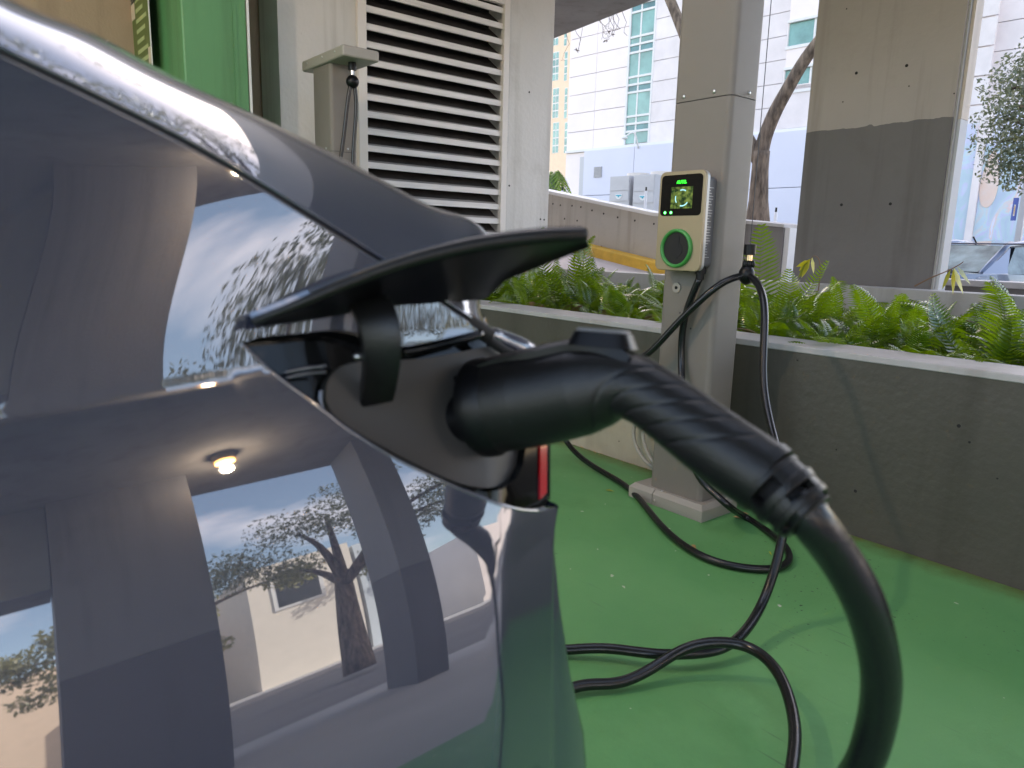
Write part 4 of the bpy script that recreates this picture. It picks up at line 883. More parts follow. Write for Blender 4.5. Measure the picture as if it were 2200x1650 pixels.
# ================================================================== THE CAR
car = thing('parked_car', 'dark grey electric car with its charging flap open, plugged in', 'car', (-1.3, -1.2, 0))
def zc(Y): return .8735+.085*(min(Y, .45)-.02)
_ye = []
for _px, _py, _cr in ((1184, 1650, 1), (1186, 1560, 1), (1188, 1450, 1), (1189, 1350, 1), (1190, 1200, 1), (1190, 1105, 1), (1190, 1040, 0), (1190, 960, 0), (1189, 860, 0), (1186, 780, 0)):
    _X = -.40
    for _ in range(12):
        _p = onx(_px, _py, _X); _h = _p[2]-.897
        _X = -.40-.0215+((.49*-_h-.675*_h*_h if _cr else .30*-_h+.42*_h*_h) if _h < 0 else 0)
    _ye.append((_p[2], _p[1]))
_ye = sorted(_ye)
_ye = [(.05, _ye[0][1]-.05), (.30, _ye[0][1]-.0)]+_ye+[(1.1, _ye[-1][1]-.03)]
YE = lambda z: (float(np.interp(z, [q[0] for q in _ye], [q[1] for q in _ye])),)
_tab = [(z, np.mean([YE(z+d)[0] for d in np.linspace(-.012, .012, 9)])) for z in np.linspace(.06, 1.09, 400)]
YE = lambda z: (float(np.interp(z, [q[0] for q in _tab], [q[1] for q in _tab])),)
def base_x(z, Y, crease=True):
    h = z-zc(Y); u = -h
    if h > -.006: xa = -((.242*h-.175*h*h) if h < .12 else .0265+.2*(h-.12)+1.6*(h-.12)**2)+.045*(Y-.1)*(lambda q: q*q*(3-2*q))(min(1, max(0, h)/.12)) if crease else -.28*h
    if h < .006:
        xb = (.49*u-.675*u*u if u < .3 else .0863+.085*(u-.3)) if crease else .30*u+.42*u*u
        if u > .32: xb -= 1.1*(u-.32)**2
    if h >= .006: x = xa
    elif h <= -.006: x = xb
    else: q = (h+.006)/.012; q = q*q*(3-2*q); x = xa*q+xb*(1-q)
    f_ = -.06*max(0, -Y)**2*0
    return -.40+x
def corner(s_):
    if s_ > .085: return 0.0
    if s_ > .067: return .36*(.085-s_)**2/(2*.018)
    return .36*.018/2+.36*(.067-s_)
def SX(Y, z, crease=True):
    ye = float(YE(z)[0]); return base_x(z, Y, crease)-corner(ye-Y)
def _proj(p): q = np.array(p, float)-C0; z_ = q@FW; return 1100+FPX*(q@RT)/z_, 825-FPX*(q@UP)/z_, z_
_ty = [780, 860, 960, 1040, 1105, 1200, 1350, 1450, 1560, 1650]; _tx = [1186, 1189, 1190, 1190, 1190, 1190, 1189, 1188, 1186, 1184]
ZE0 = .762
for _it in range(6):
    _new = []
    for z_, y_ in _tab:
        cr_ = z_ < ZE0; y0 = y_-.012; x0 = SX(y0, z_, cr_); th0 = math.atan(.36); cx_ = x0-.012*math.cos(th0); cy_ = y0-.012*math.sin(th0)
        best = max((_proj((cx_+.012*math.cos(a), cy_+.012*math.sin(a), z_)) for a in np.linspace(th0, 1.55, 14)), key=lambda q: q[0])
        _new.append((z_, y_+(float(np.interp(best[1], _ty, _tx))-best[0])*best[2]/FPX*1.25 if best[1] < 1800 and best[1] > 700 else y_))
    _ys = [q[1] for q in _new]; _tab = [(q[0], float(np.mean(_ys[max(0, i-4):i+5]))) for i, q in enumerate(_new)]
def cast(px, py, crease=True, off=0.0):
    d = ray(px, py); lo_, hi = .2, 1.0; f_ = lambda t: (C0+d*t)[0]-(SX((C0+d*t)[1], (C0+d*t)[2], crease)+off)
    t = .2
    while t < 1.4 and f_(t) > 0: t += .004
    a, b = t-.004, t
    for _ in range(30):
        c = (a+b)/2
        if f_(c) > 0: a = c
        else: b = c
    return C0+d*a
def cut_panel(name, poly, step, mt, off=0.0, crease=True, flange=.012, parent=car, extra=None, noise_=0.0, hem=0.0):
    """poly in (Y,z); surface point by SX; constrained triangulation; analytic normals"""
    P = [np.array(p) for p in poly]; n = len(P)
    dense = []
    for i in range(n):
        a, b = P[i], P[(i+1) % n]; k = max(1, int(np.linalg.norm(b-a)/step))
        for j in range(k): dense.append(a+(b-a)*j/k)
    nb_ = len(dense); ys = [p[0] for p in dense]; zs_ = [p[1] for p in dense]
    def inside(y, z):
        c = False; j = nb_-1
        for i in range(nb_):
            if (zs_[i] > z) != (zs_[j] > z) and y < (ys[j]-ys[i])*(z-zs_[i])/(zs_[j]-zs_[i])+ys[i]: c = not c
            j = i
        return c
    pts = list(dense); D = np.array(dense)
    Yg = []; y = min(ys)
    while y < max(ys): Yg.append(y); y += step if y > -.15 else .06
    zg = min(zs_)
    while zg < max(zs_):
        for y in Yg:
            if inside(y, zg) and np.min(np.abs(D-[y, zg]).max(axis=1)) > step*.45: pts.append(np.array([y, zg]))
        zg += step
    if extra: pts += extra
    vv_, ee, ff, _, _, _ = delaunay_2d_cdt([Vector((float(p[0]), float(p[1]))) for p in pts], [], [list(range(nb_))], 1, 1e-7)
    fn = lambda Y, z: SX(Y, z, crease)+off
    V = [(fn(v.x, v.y), v.x, v.y) for v in vv_]; e_ = 1e-4
    N = []
    for v in vv_:
        gy = (fn(v.x+e_, v.y)-fn(v.x-e_, v.y))/(2*e_); gz_ = (fn(v.x, v.y+e_)-fn(v.x, v.y-e_))/(2*e_)
        nn = Vector((1, -gy, -gz_)).normalized(); N.append(nn)
    me = bpy.data.meshes.new(name); o3 = wloc(parent); F = []
    for f_ in ff:
        a, b, c = (np.array(V[i]) for i in f_[:3]); F.append(tuple(f_) if np.cross(b-a, c-a)[0] > 0 else tuple(f_[::-1]))
    # flange
    nV = len(V); fl_v = []
    cnt = {}
    for f_ in F:
        for i in range(len(f_)): e2 = (f_[i], f_[(i+1) % len(f_)]); cnt[tuple(sorted(e2))] = cnt.get(tuple(sorted(e2)), [])+[e2]
    be = [v[0] for v in cnt.values() if len(v) == 1]
    FV = list(V); FN = [tuple(n_) for n_ in N]; F2 = list(F)
    me.from_pydata([(x-o3.x, y-o3.y, z-o3.z) for x, y, z in FV], [], F2); me.update()
    me.polygons.foreach_set('use_smooth', [True]*len(me.polygons)); me.normals_split_custom_set_from_vertices(FN)
    me.materials.append(mt); o = bpy.data.objects.new(name, me); sc.collection.objects.link(o); o.parent = parent
    if flange:
        fb = MB(); 
        for a, b in be:
            A, B_ = np.array(V[a]), np.array(V[b]); nA, nB = np.array(N[a]), np.array(N[b])
            fb.add([A, B_, B_-nB*flange, A-nA*flange], [(0, 1, 2, 3)])
        fb.build('panel_edge', mt, o)
    return o
# key curves -> (Y, z)
gap_px = [(0, 120), (120, 177), (250, 240), (430, 332), (625, 447), (760, 531), (830, 575), (880, 608), (960, 662), (1034, 712)]
gap3 = [cast(x, y) for x, y in gap_px]
gapYZ = [(p[1], p[2]) for p in gap3]
g_ext = [(-2.6, 1.30), (-1.5, 1.31), (-.6, 1.27), (-.25, 1.19), (-.06, 1.09)]
gap_all = g_ext+gapYZ
gfun = ncs([p[0] for p in gap_all], [p[1] for p in gap_all])
top_px = [(1020, 720), (960, 735), (870, 748), (760, 712), (640, 716), (560, 724), (522, 736)]
bot_px = [(560, 778), (610, 820), (700, 886), (740, 918), (850, 986), (950, 1034), (1040, 1073), (1085, 1089), (1125, 1098), (1160, 1100)]
topYZ = [tuple(cast(x, y)[1:]) for x, y in top_px]
tipYZ = tuple(cast(517, 738)[1:])
botYZ = [tuple(cast(x, y)[1:]) for x, y in bot_px]
RC = .012
def yedge(z): return float(YE(z)[0])-RC
zE = cast(1183, 1098)[2]
def sm(P, n): return [tuple(p[:2]) for p in spline([(a, b, 0) for a, b in P], n)]
edge_dn = [(yedge(z), z) for z in np.linspace(zE, .2, 26)]
poly = [(y, float(gfun(y)[0])) for y in np.linspace(-2.6, gapYZ[-1][0], 90)] + topYZ[:2] + sm([topYZ[1], topYZ[2], topYZ[3], topYZ[4], topYZ[5], topYZ[6], tipYZ], 30)[1:] + sm([tipYZ]+botYZ, 60)[1:] + [(yedge(zE), zE)] + edge_dn[1:] + [(-.45, .2)]
# wheel arch
poly += [(-.80+.39*math.cos(a), .33+.39*math.sin(a)) for a in np.linspace(R(-15), R(195), 30)] + [(-1.3, .2), (-2.6, .2)]
crl = [np.array((y, zc(y)+d)) for y in np.arange(-1.5, .132, .006) for d in (-.0075, -.005, -.0025, 0, .0025, .005, .0075)]
cut_panel('side_panel', poly, .0075, PAINT, extra=crl)
# rear corner roll and rear face
def rollstrip(name, mt, zlist, crease=True, off=0.0, deep=1.75, dd=(.03, .15, .45, .9, 1.35)):
    G = []
    for z in zlist:
        y0 = yedge(z); x0 = SX(y0, z, crease)+off; th0 = math.atan(.36); row = []
        # arc: starts with tangent direction (dx,dy)=(-.36,1), turn until pointing -X
        cx_ = x0-RC*math.cos(th0); cy_ = y0-RC*math.sin(th0)
        bl_ = float(np.interp(z, [.2, .45, .52, .58, .64, .70, .745], [.075, .064, .060, .050, .026, .009, 0])) if crease else 0.0
        if bl_ > 0:
            for a in np.linspace(th0, 1.15, 6): row.append((cx_+RC*math.cos(a), cy_+RC*math.sin(a), z))
            bx, by = row[-1][0], row[-1][1]
            for q_ in (.15, .35, .55, .75, .9, 1.0): row.append((bx-bl_*(.03*q_+.28*q_*q_), by+bl_*(1.05*q_-.05*q_*q_), z))
            cx_, cy_ = row[-1][0]-.01, row[-1][1]+.004-RC
        else:
            for a in np.linspace(th0, math.pi/2-.02, 12): row.append((cx_+RC*math.cos(a), cy_+RC*math.sin(a), z))
        for dx_ in (*dd, deep): row.append((cx_-dx_, cy_+RC-.0+.02*math.sin(dx_/deep*math.pi)*0-.0, z))
        G.append(row)
    return MB().grid(G).build(name, mt, car, smooth=True)
rollstrip('bumper', PAINT, np.linspace(.2, zE-.0015, 40))
# tail lamp lens (gloss black) with a red strip; port liner
def P2(px, py, cr=False, off=0.0): return tuple(cast(px, py, cr, off)[1:])
LO = -.004
lens = [P2(1131, 770, False, LO), P2(1131, 955, False, LO), P2(1124, 998, False, LO), P2(1109, 1029, False, LO), P2(1080, 1051, False, LO), P2(1040, 1057, False, LO), P2(1000, 1049, False, LO), P2(1045, 1070, False, LO), P2(1085, 1087, False, LO), P2(1125, 1095, False, LO), P2(1160, 1097, False, LO)]
zTop = float(onx(1172, 778, -.405)[2])
lens2 = lens + [(yedge(zE)-.0005, zE+.0005)] + [(yedge(z)-.0005, z) for z in np.linspace(zE+.004, zTop, 20)] + [(lens[0][0], zTop)]
cut_panel('tail_lamp', lens2, .008, BLKG, off=LO, crease=False, flange=.006)
rollstrip('tail_lamp_wrap', BLKG, np.linspace(zE+.0015, zTop, 24), False, LO, .02, (.006,))
MB().box((-1.55, .30, .2), (-.45, .345, .86)).build('rear_panel', PAINT, car)
rs = [P2(1166, 930, False, .0), P2(1166, 1074, False, .0), P2(1176, 1068, False, .0), P2(1176, 930, False, .0)]
ZR = min(.88, zTop-.004)
rs2 = [(yedge(z)-.0135, z) for z in np.linspace(ZR, rs[1][1], 12)]+[(yedge(z)-.0045, z) for z in np.linspace(rs[1][1]+.002, ZR, 12)]
cut_panel('red_strip', rs2, .006, RED, off=LO+.0018, crease=False, flange=.002)
# liner
IO = -.012
inn = [P2(x, y, False, IO) for x, y in [(1040, 745), (960, 762), (880, 772), (790, 775), (730, 790), (705, 820), (700, 855), (712, 885), (745, 915), (850, 975), (940, 1020), (1000, 1042), (1040, 1048), (1078, 1042), (1104, 1022), (1118, 992), (1125, 950), (1128, 850), (1126, 770)]]
cut_panel('port_liner', sm(inn+[inn[0]], 90)[:-1], .008, SATIN, off=IO+.0, crease=False, flange=.01)
# black recess tray behind
tray = [tipYZ]+botYZ[:]+[(yedge(zE)-.002, zE+.002), (yedge(.9)-.002, .905), topYZ[0]]+topYZ[1:]
cut_panel('recess', sm([tipYZ]+botYZ, 40)+[(yedge(.76)-.01, .765), (yedge(zTop)-.01, zTop-.002)]+topYZ, .012, BLKG, off=-.022, crease=False, flange=0)
# opening lip highlights
def onsurf(px, py, off=0.0, cr=True): return cast(px, py, cr, off)
for pts, r_, mt_ in (([(612, 800), (650, 792), (700, 786)], .0012, PAINT), ([(614, 812), (655, 803), (700, 799)], .0010, PAINT), ([(690, 838), (688, 860), (695, 885)], .0014, PAINT)):
    MB().tube(spline([onsurf(x, y, -.006, False) for x, y in pts], 14), r_, 8).build('opening_lip', mt_, car, smooth=True)
lip = [(p, q_) for p, q_ in sm([tipYZ]+botYZ, 70)]
MB().tube([(SX(y, z)-.0012, y, z) for y, z in lip], .0016, 8).build('opening_lip', PAINT, car, smooth=True)
MB().tube([(SX(y, z)-.0012, y, z) for y, z in [(yy, float(gfun(yy)[0])) for yy in np.linspace(-2.6, gapYZ[-1][0], 200)]], .0014, 8).build('panel_hem', PAINT, car, smooth=True)
MB().tube([(SX(y, z)-.006, y, z+.002) for y, z in [(yy, float(gfun(yy)[0])) for yy in np.linspace(-2.6, gapYZ[-1][0]+.01, 160)]], .006, 8).build('gap_seal', BLKV, car, smooth=True)
# socket round the nose
sc0 = att(950, 898, .517); sdir = att(1035, 885, .495)-att(990, 893, .505); sdir /= np.linalg.norm(sdir)
MB().tube([sc0-sdir*.01, sc0+sdir*.012], [.030, .028], 32).build('port_socket', BLK, car, angle=40)
# hatch: interpolated surface from the gap curve over the shoulder
def off_out(p, k=.0035): 
    return np.array(p)+np.array([0, 0, 0])
cols = []
def bez(P0, P3, phi=35, k0=.30, k3=.36, t3=(-1, 0, .0)):
    P0, P3 = np.array(P0, float), np.array(P3, float); Ln = np.linalg.norm(P3-P0)
    t0 = np.array([-math.sin(R(phi)), 0, math.cos(R(phi))]); t3 = np.array(t3, float); t3 /= np.linalg.norm(t3)
    P1 = P0+t0*Ln*k0; P2_ = P3-t3*Ln*k3
    return [(1-u)**3*P0+3*u*(1-u)**2*P1+3*u*u*(1-u)*P2_+u**3*P3 for u in np.linspace(0, 1, 7)]
def gp(px, py): p = cast(px, py); return p+np.array([0, 0, .0045])
sil = [((0, 120), (60, 14), -.545), ((120, 177), (180, 62), -.54), ((250, 240), (330, 143), -.535), ((430, 332), (525, 238), -.53), ((625, 447), (700, 326), -.525), ((760, 531), (830, 396), -.515), ((880, 608), (930, 446), -.503), ((945, 652), (985, 462), -.493), ((995, 686), (1020, 486), -.485)]
for (gx_, gy_), (sx2, sy2), X in sil:
    P0 = gp(gx_, gy_); P3 = onx(sx2, sy2, X); rd = ray(sx2, sy2); c = bez(P0, P3, t3=(rd[0], 0, rd[2]+.05*abs(rd[0])))
    back = [P3+np.array([-.03, 0, -.001]), P3+np.array([-.10, 0, -.003]), P3+np.array([-.35, .0, .0]), P3+np.array([-.8, .01, .0])]
    cols.append(c+back)
ext = []
for (Y_, g, s_, X) in ((-2.6, 1.30, 1.50, -.74), (-1.5, 1.31, 1.53, -.74), (-.6, 1.27, 1.40, -.68), (-.22, 1.175, 1.245, -.58)):
    P0 = np.array([SX(Y_, g), Y_, g+.0045]); P3 = np.array([X, Y_, s_]); ext.append(bez(P0, P3)+[P3+np.array([-.03, 0, .003]), P3+np.array([-.10, 0, .012]), P3+np.array([-.35, 0, .03]), P3+np.array([-.8, 0, .035])])
cols = ext+cols
# rear roll of the hatch
last = cols[-1]; E_px = [(1046, 709), (1038, 690), (1030, 670), (1026, 640), (1030, 590), (1036, 540), (1034, 500)]
Xe = np.linspace(-.425, -.505, 7); c9 = [onx(x, y, X) for (x, y), X in zip(E_px, Xe)]; c9 += [c9[-1]+np.array([-.03, .0, -.002]), c9[-1]+np.array([-.1, .0, .0]), c9[-1]+np.array([-.35, 0, .01]), c9[-1]+np.array([-.8, .01, .02])]
c10 = [p+np.array([-.035, .012, -.004]) for p in c9]; c11 = [p+np.array([-.09, .0, -.03]) for p in c9]
cols += [c9, c10, c11]
colsA = np.array(cols)   # [c][r][3]
t_c = np.r_[0, np.cumsum(np.linalg.norm(np.diff(colsA[:, 3], axis=0), axis=1)**.7)]
nr = colsA.shape[1]; rowf = [ncs(t_c, colsA[:, r]) for r in range(nr)]
tt = np.unique(np.concatenate([np.linspace(a, b, 14 if i > 3 else 10) for i, (a, b) in enumerate(zip(t_c[:-1], t_c[1:]))]))
G = []
for t in tt:
    rp = np.array([rowf[r](t) for r in range(nr)]); dd = np.r_[0, np.cumsum(np.linalg.norm(np.diff(rp, axis=0), axis=1))]; ff_ = ncs(dd, rp)
    G.append([ff_(x) for x in np.unique(np.concatenate([np.linspace(0, dd[6], 36), np.linspace(dd[6], dd[8], 8), np.linspace(dd[8], dd[-1], 6)]))][:49])
mn = min(len(g) for g in G); G = [g[:mn] for g in G]
MB().grid(G).build('hatch', PAINT, car, smooth=True)
MB().tube([G[i][0] for i in range(len(G)) if G[i][0][1] > -.3], .0013, 6).build('panel_hem', PAINT, car, smooth=True)
# lower tailgate bulge right of the corner
MB().tube(spline([onx(1050, 719, -.425), onx(1062, 724, -.43), onx(1100, 741, -.43), onx(1140, 764, -.43), onx(1180, 798, -.435), onx(1200, 830, -.45)], 30), np.interp(np.linspace(0, 1, 30), [0, .1, .4, .7, 1], [.004, .0068, .0092, .0100, .0095]), 24).build('tailgate', PAINT, car, smooth=True)
fr0 = [onx(1030, 660, -.49), onx(1040, 690, -.48), onx(1064, 708, -.465), onx(1105, 724, -.455), onx(1150, 743, -.452), onx(1176, 764, -.455)]
fr1 = [onx(1034, 700, -.44), onx(1040, 716, -.43), onx(1064, 726, -.432), onx(1102, 744, -.434), onx(1142, 768, -.434), onx(1182, 802, -.44)]
fr2 = [onx(1020, 725, -.425), onx(1036, 735, -.425), onx(1060, 748, -.425), onx(1100, 768, -.425), onx(1140, 790, -.425), onx(1180, 826, -.43)]
MB().grid([fr0, [(a+b)/2+np.array([.004, .002, 0]) for a, b in zip(fr0, fr1)], fr1, fr2]).build('tailgate_corner', PAINT, car, smooth=True)
MB().tube(spline([onx(1040, 716, -.405), onx(1060, 737, -.403), onx(1110, 766, -.403), onx(1185, 806, -.40)], 20), .0035, 8).build('gap_seal', BLKV, car, smooth=True)
MB().tube(spline([onsurf(862, 757, .0), onsurf(940, 742, .0), onsurf(1034, 718, .0)], 20), .0035, 8).build('gap_seal', BLKG, car, smooth=True)
# hidden far side, simple shell so that the car is closed from other places
shell = [(-1.55, Y_, z_) for Y_, z_ in ((.36, .2), (.40, .5), (.36, .85), (.36, .97), (.1, 1.14), (-.6, 1.46), (-1.5, 1.56), (-2.6, 1.52), (-2.6, .2))]
MB().prism(shell, (-.02, 0, 0)).build('far_side', PAINT, car)
MB().box((-1.55, -2.6, .2), (-.75, .34, .22)).build('underbody', BLK, car)
wh = MB().cyl((-.36, -.8, .33), (-.58, -.8, .33), .33, 40).build('wheel', BLK, car, angle=40)
MB().cyl((-.352, -.8, .33), (-.359, -.8, .33), .22, 24).build('rim', STEEL, wh)
# ---- charge flap
def LP(px, py, X): return onx(px, py, X)
upE = [LP(541, 688, -.392), LP(660, 641, -.378), LP(830, 573, -.360), LP(1000, 527, -.340), LP(1110, 510, -.325), LP(1180, 503, -.315), LP(1256, 501, -.306)]
loE = [LP(545, 691, -.400), LP(690, 672, -.402), LP(845, 646, -.405), LP(960, 641, -.408), LP(1040, 634, -.408), LP(1085, 592, -.375), LP(1262, 521, -.312)]
fu = ncs(range(7), np.array(upE)); flo = ncs(range(7), np.array(loE))
uu_ = np.linspace(0, 6, 60)
nrmF = np.cross(np.array(upE[5])-np.array(upE[1]), np.array(loE[4])-np.array(upE[3])); nrmF /= np.linalg.norm(nrmF); nrmF = nrmF if nrmF[2] > 0 else -nrmF
A = [fu(u) for u in uu_]; Bq = [np.array([np.interp(u, range(7), [p[k] for p in loE]) for k in range(3)]) for u in uu_]
def plate(o0, o1, k0=0.0, k1=1.0, sag=.0015):
    T_, Bt = [], []
    for a, b in zip(A, Bq):
        T_.append([a+(b-a)*w_+nrmF*(o1+sag*math.sin(math.pi*w_)) for w_ in np.linspace(k0, k1, 10)])
        Bt.append([a+(b-a)*w_+nrmF*(o0+sag*math.sin(math.pi*w_)) for w_ in np.linspace(k0, k1, 10)])
    mb = MB().grid(T_); mb.grid(Bt, True); n = 10; k = len(A)
    off = k*n
    for i in range(k-1):
        mb.f.append((i*n, (i+1)*n, (i+1)*n+off, i*n+off)); mb.f.append((i*n+n-1, (i+1)*n+n-1, (i+1)*n+n-1+off, i*n+n-1+off))
    for j in range(n-1):
        mb.f.append((j, j+1, j+1+off, j+off)); q_ = (k-1)*n; mb.f.append((q_+j, q_+j+1, q_+j+1+off, q_+j+off))
    return mb
fp_ = plate(.0015, .0045).build('charge_flap', PAINT, car, angle=45)
plate(-.0032, .0014).build('flap_liner', BLK, fp_, angle=45)
MB().tube([a+nrmF*-.001 for a in A], np.interp(uu_, [0, 1, 3, 6], [.0015, .003, .0048, .0045]), 10).build('flap_rim', BLK2, fp_, smooth=True)
MB().tube(spline([LP(865, 640, -.404), LP(950, 628, -.402), LP(1042, 622, -.398)], 16), .0022, 8).build('flap_trim', mat('satin trim', (.35, .35, .36), .25, .8), fp_, smooth=True)
MB().tube(spline([LP(842, 648, -.406), LP(950, 642, -.407), LP(1040, 634, -.406)], 16), .0028, 8).build('flap_edge', BLK2, fp_, smooth=True)
# gooseneck arm
armo = [(838, 640, -.375), (858, 690, -.362), (862, 750, -.360), (856, 810, -.368), (845, 861, -.385)]
armi = [(742, 648, -.400), (768, 690, -.385), (782, 750, -.380), (784, 810, -.388), (772, 875, -.405)]
fo, fi = ncs(range(5), [LP(*q_) for q_ in armo]), ncs(range(5), [LP(*q_) for q_ in armi])
G1, G2 = [], []
for u in np.linspace(0, 4, 30):
    a, b = fo(u), fi(u); dn = np.array([-.35, .12, 0])/np.linalg.norm([-.35, .12, 0])*.014
    G1.append([a+dn, a, a+(b-a)*.08+np.array([.0012, 0, 0]), a+(b-a)*.5+np.array([.0015, 0, 0]), a+(b-a)*.92+np.array([.0012, 0, 0]), b, b+dn, a+dn])
MB().grid(G1).add([], []).build('flap_arm', BLK2, car, angle=35)
k_ = onx(770, 765, -.395); MB().ball(k_, .0035, 8, (1, 1, .6)).build('arm_pin', STEEL, car, smooth=True)

# ================================================================== FERNS
def frond_mesh(seed, L=.42, pairs=24, droop=.55):
    r_ = random.Random(seed); mb = MB(); P = []
    for i in range(pairs+1):
        s_ = i/pairs; P.append(np.array([L*(s_-.10*s_*s_), .02*math.sin(s_*3+seed), L*(.95*s_-droop*1.5*s_*s_)]))
    for i in range(1, pairs):
        s_ = i/pairs; ll = L*.26*math.sin(math.pi*min(1, s_*.86+.12))**.8*(1-s_*.25); t = P[i+1]-P[i-1]; t /= np.linalg.norm(t); up_ = np.cross(np.array([0, 1, 0]), t)
        up_ = up_ if up_[2] > 0 else -up_
        wd = L/pairs*.33*r_.uniform(.85, 1.15)
        for sd__ in (-1, 1):
            l_ = ll*r_.uniform(.85, 1.1); dirv = np.array([0, sd__, 0])*.93+t*.36; a = P[i]
            m1 = a+dirv*l_*.38-up_*(-.03)*l_+up_*l_*.05; m2 = a+dirv*l_*.75-up_*l_*.04; tip = a+dirv*l_-up_*l_*.2+t*l_*.06
            mb.add([a-t*wd*.6, a+t*wd*.6, m1+t*wd, m1-t*wd, m2+t*wd*.75, m2-t*wd*.75, tip], [(0, 1, 2, 3), (3, 2, 4, 5), (5, 4, 6)])
    st = MB(); st.tube(P, np.linspace(.0022, .0007, len(P)), 4)
    mb.add(st.v, st.f)
    me = bpy.data.meshes.new('frond'); me.from_pydata(mb.v, [], mb.f); me.update(); me.polygons.foreach_set('use_smooth', [True]*len(me.polygons)); me.materials.append(FERN); return me
FM = [frond_mesh(i, .36+.03*i, 22+2*i, (.5, .7, .35, .6, .15, .45)[i]) for i in range(6)]
DRYF = mat('dry fern', (.20, .11, .04), .7, var=.3, vscale=20)
FB = []
for i_ in (1, 3): q_ = FM[i_].copy(); q_.materials.clear(); q_.materials.append(DRYF); FB.append(q_)
def fern(x, y, z, nf, sc_f, label, group, seed, upright=0.0):
    r_ = random.Random(seed); t = thing('fern', label, 'fern', (x, y, z), group)
    for k in range(nf):
        o = bpy.data.objects.new('frond', r_.choice(FB) if (not upright and r_.random() < .06) else FM[r_.randrange(4) if not upright else r_.choice((4, 2, 5))]); sc.collection.objects.link(o); o.parent = t
        a = 2*math.pi*k/nf+r_.uniform(-.35, .35); tilt = r_.uniform(-.95, .15)-upright
        o.rotation_euler = (r_.uniform(-.5, .5), tilt, a); s_ = sc_f*r_.uniform(.7, 1.15); o.scale = (s_, s_, s_)
    return t
GRP = 'ferns filling the planter'
cnt_f = 0
X = -4.1
while X < -.05:
    for Yr in (2.70, 2.87, 3.06, 3.3, 3.55, 3.85):
        xf, yf = X+random.uniform(-.08, .08), Yr+random.uniform(-.06, .06); left_, front_ = xf/yf < -.74, Yr < 3.2
        lb = 'glossy sword fern, '+('front rows by the ledge, ' if front_ else 'rear rows by the back wall, ')+('left of the charging post' if left_ else 'right of the charging post')
        k_ = random.uniform(.46, .66) if Yr < 2.95 else random.uniform(.60, .92)
        fern(xf, yf, .50, 12, k_, lb, 'planter ferns, '+('front' if front_ else 'rear')+(' left' if left_ else ' right'), cnt_f); cnt_f += 1
    X += .19
for X in (.15, .5, .85):
    fern(X, 2.9, .50, 8, .7, 'green sword fern at the far right end of the planter', 'planter ferns, far right end', cnt_f); cnt_f += 1
p = ony(2150, 700, 2.95); fern(p[0], 2.95, .50, 4, .86, 'tallest bright green fern standing upright at the right edge, below the sedan', GRP, 901, .95)
p = ony(1935, 700, 3.0); fern(p[0], 3.0, .48, 4, .62, 'upright pale fern in front of the big pillar base', GRP, 902, .8)
p = ony(1660, 640, 3.1); fern(p[0], 3.1, .52, 5, 1.0, 'upright fern right beside the hanging cable clamp', GRP, 903, .8)
p = ony(1240, 640, 3.1); fern(p[0], 3.1, .55, 6, 1.05, 'feathery tall fern left of the wall charger, in front of the ramp', GRP, 904, .8)
p = ony(1790, 640, 3.3); fern(p[0], 3.3, .56, 3, .95, 'arching fern with a drooping tip before the dark pillar face', GRP, 905, .3)
# drooping weed stems
def stem(name, label, pts, leaves, mt_leaf):
    t = thing(name, label, 'plant', pts[0]); P = spline(pts, 18)
    MB().tube(P, np.linspace(.003, .0015, 18), 5).build('stem', mat('brown stem', (.20, .11, .06), .7), t)
    for (s_, ln, dx_, dz_) in leaves:
        a = P[int(s_*17)]; d = RT*dx_+np.array([0, 0, dz_]); d = d/np.linalg.norm(d)*ln; sd2 = np.cross(d, FW); sd2 = sd2/np.linalg.norm(sd2)*ln*.17
        c = FW*ln*.1
        MB().add([a, a+d*.35+sd2*.9+c, a+d*.7+sd2*.7+c, a+d, a+d*.7-sd2*.7-c, a+d*.35-sd2*.9-c, a+d*.5], [(0, 1, 6), (1, 2, 6), (2, 3, 6), (3, 4, 6), (4, 5, 6), (5, 0, 6)]).build('leaf', mt_leaf, t, smooth=True)
D_ = 3.35
stem('drooping_seedling', 'thin brown stem bent over with yellow-green wilting leaves before the dark pillar', [ony(1758, 625, D_), ony(1762, 585, D_), ony(1758, 555, D_), ony(1748, 550, D_), ony(1740, 560, D_)],
     [(1, .09, -.4, -1), (.95, .08, -.9, -1), (.9, .08, .2, -1), (1, .10, -.7, -1.2), (1, .07, -1.3, -.6)], YLEAF)
stem('bare_twig', 'long thin twig with a few drooping green leaves reaching in front of the sedan', [ony(1965, 615, 3.0), ony(2000, 597, 3.0), ony(2040, 580, 3.0), ony(2065, 566, 3.0), ony(2070, 562, 3.0)],
     [(.72, .10, .1, -1), (.75, .11, .5, -1), (.68, .08, -.3, -1), (.8, .09, .9, -1)], YLEAF)
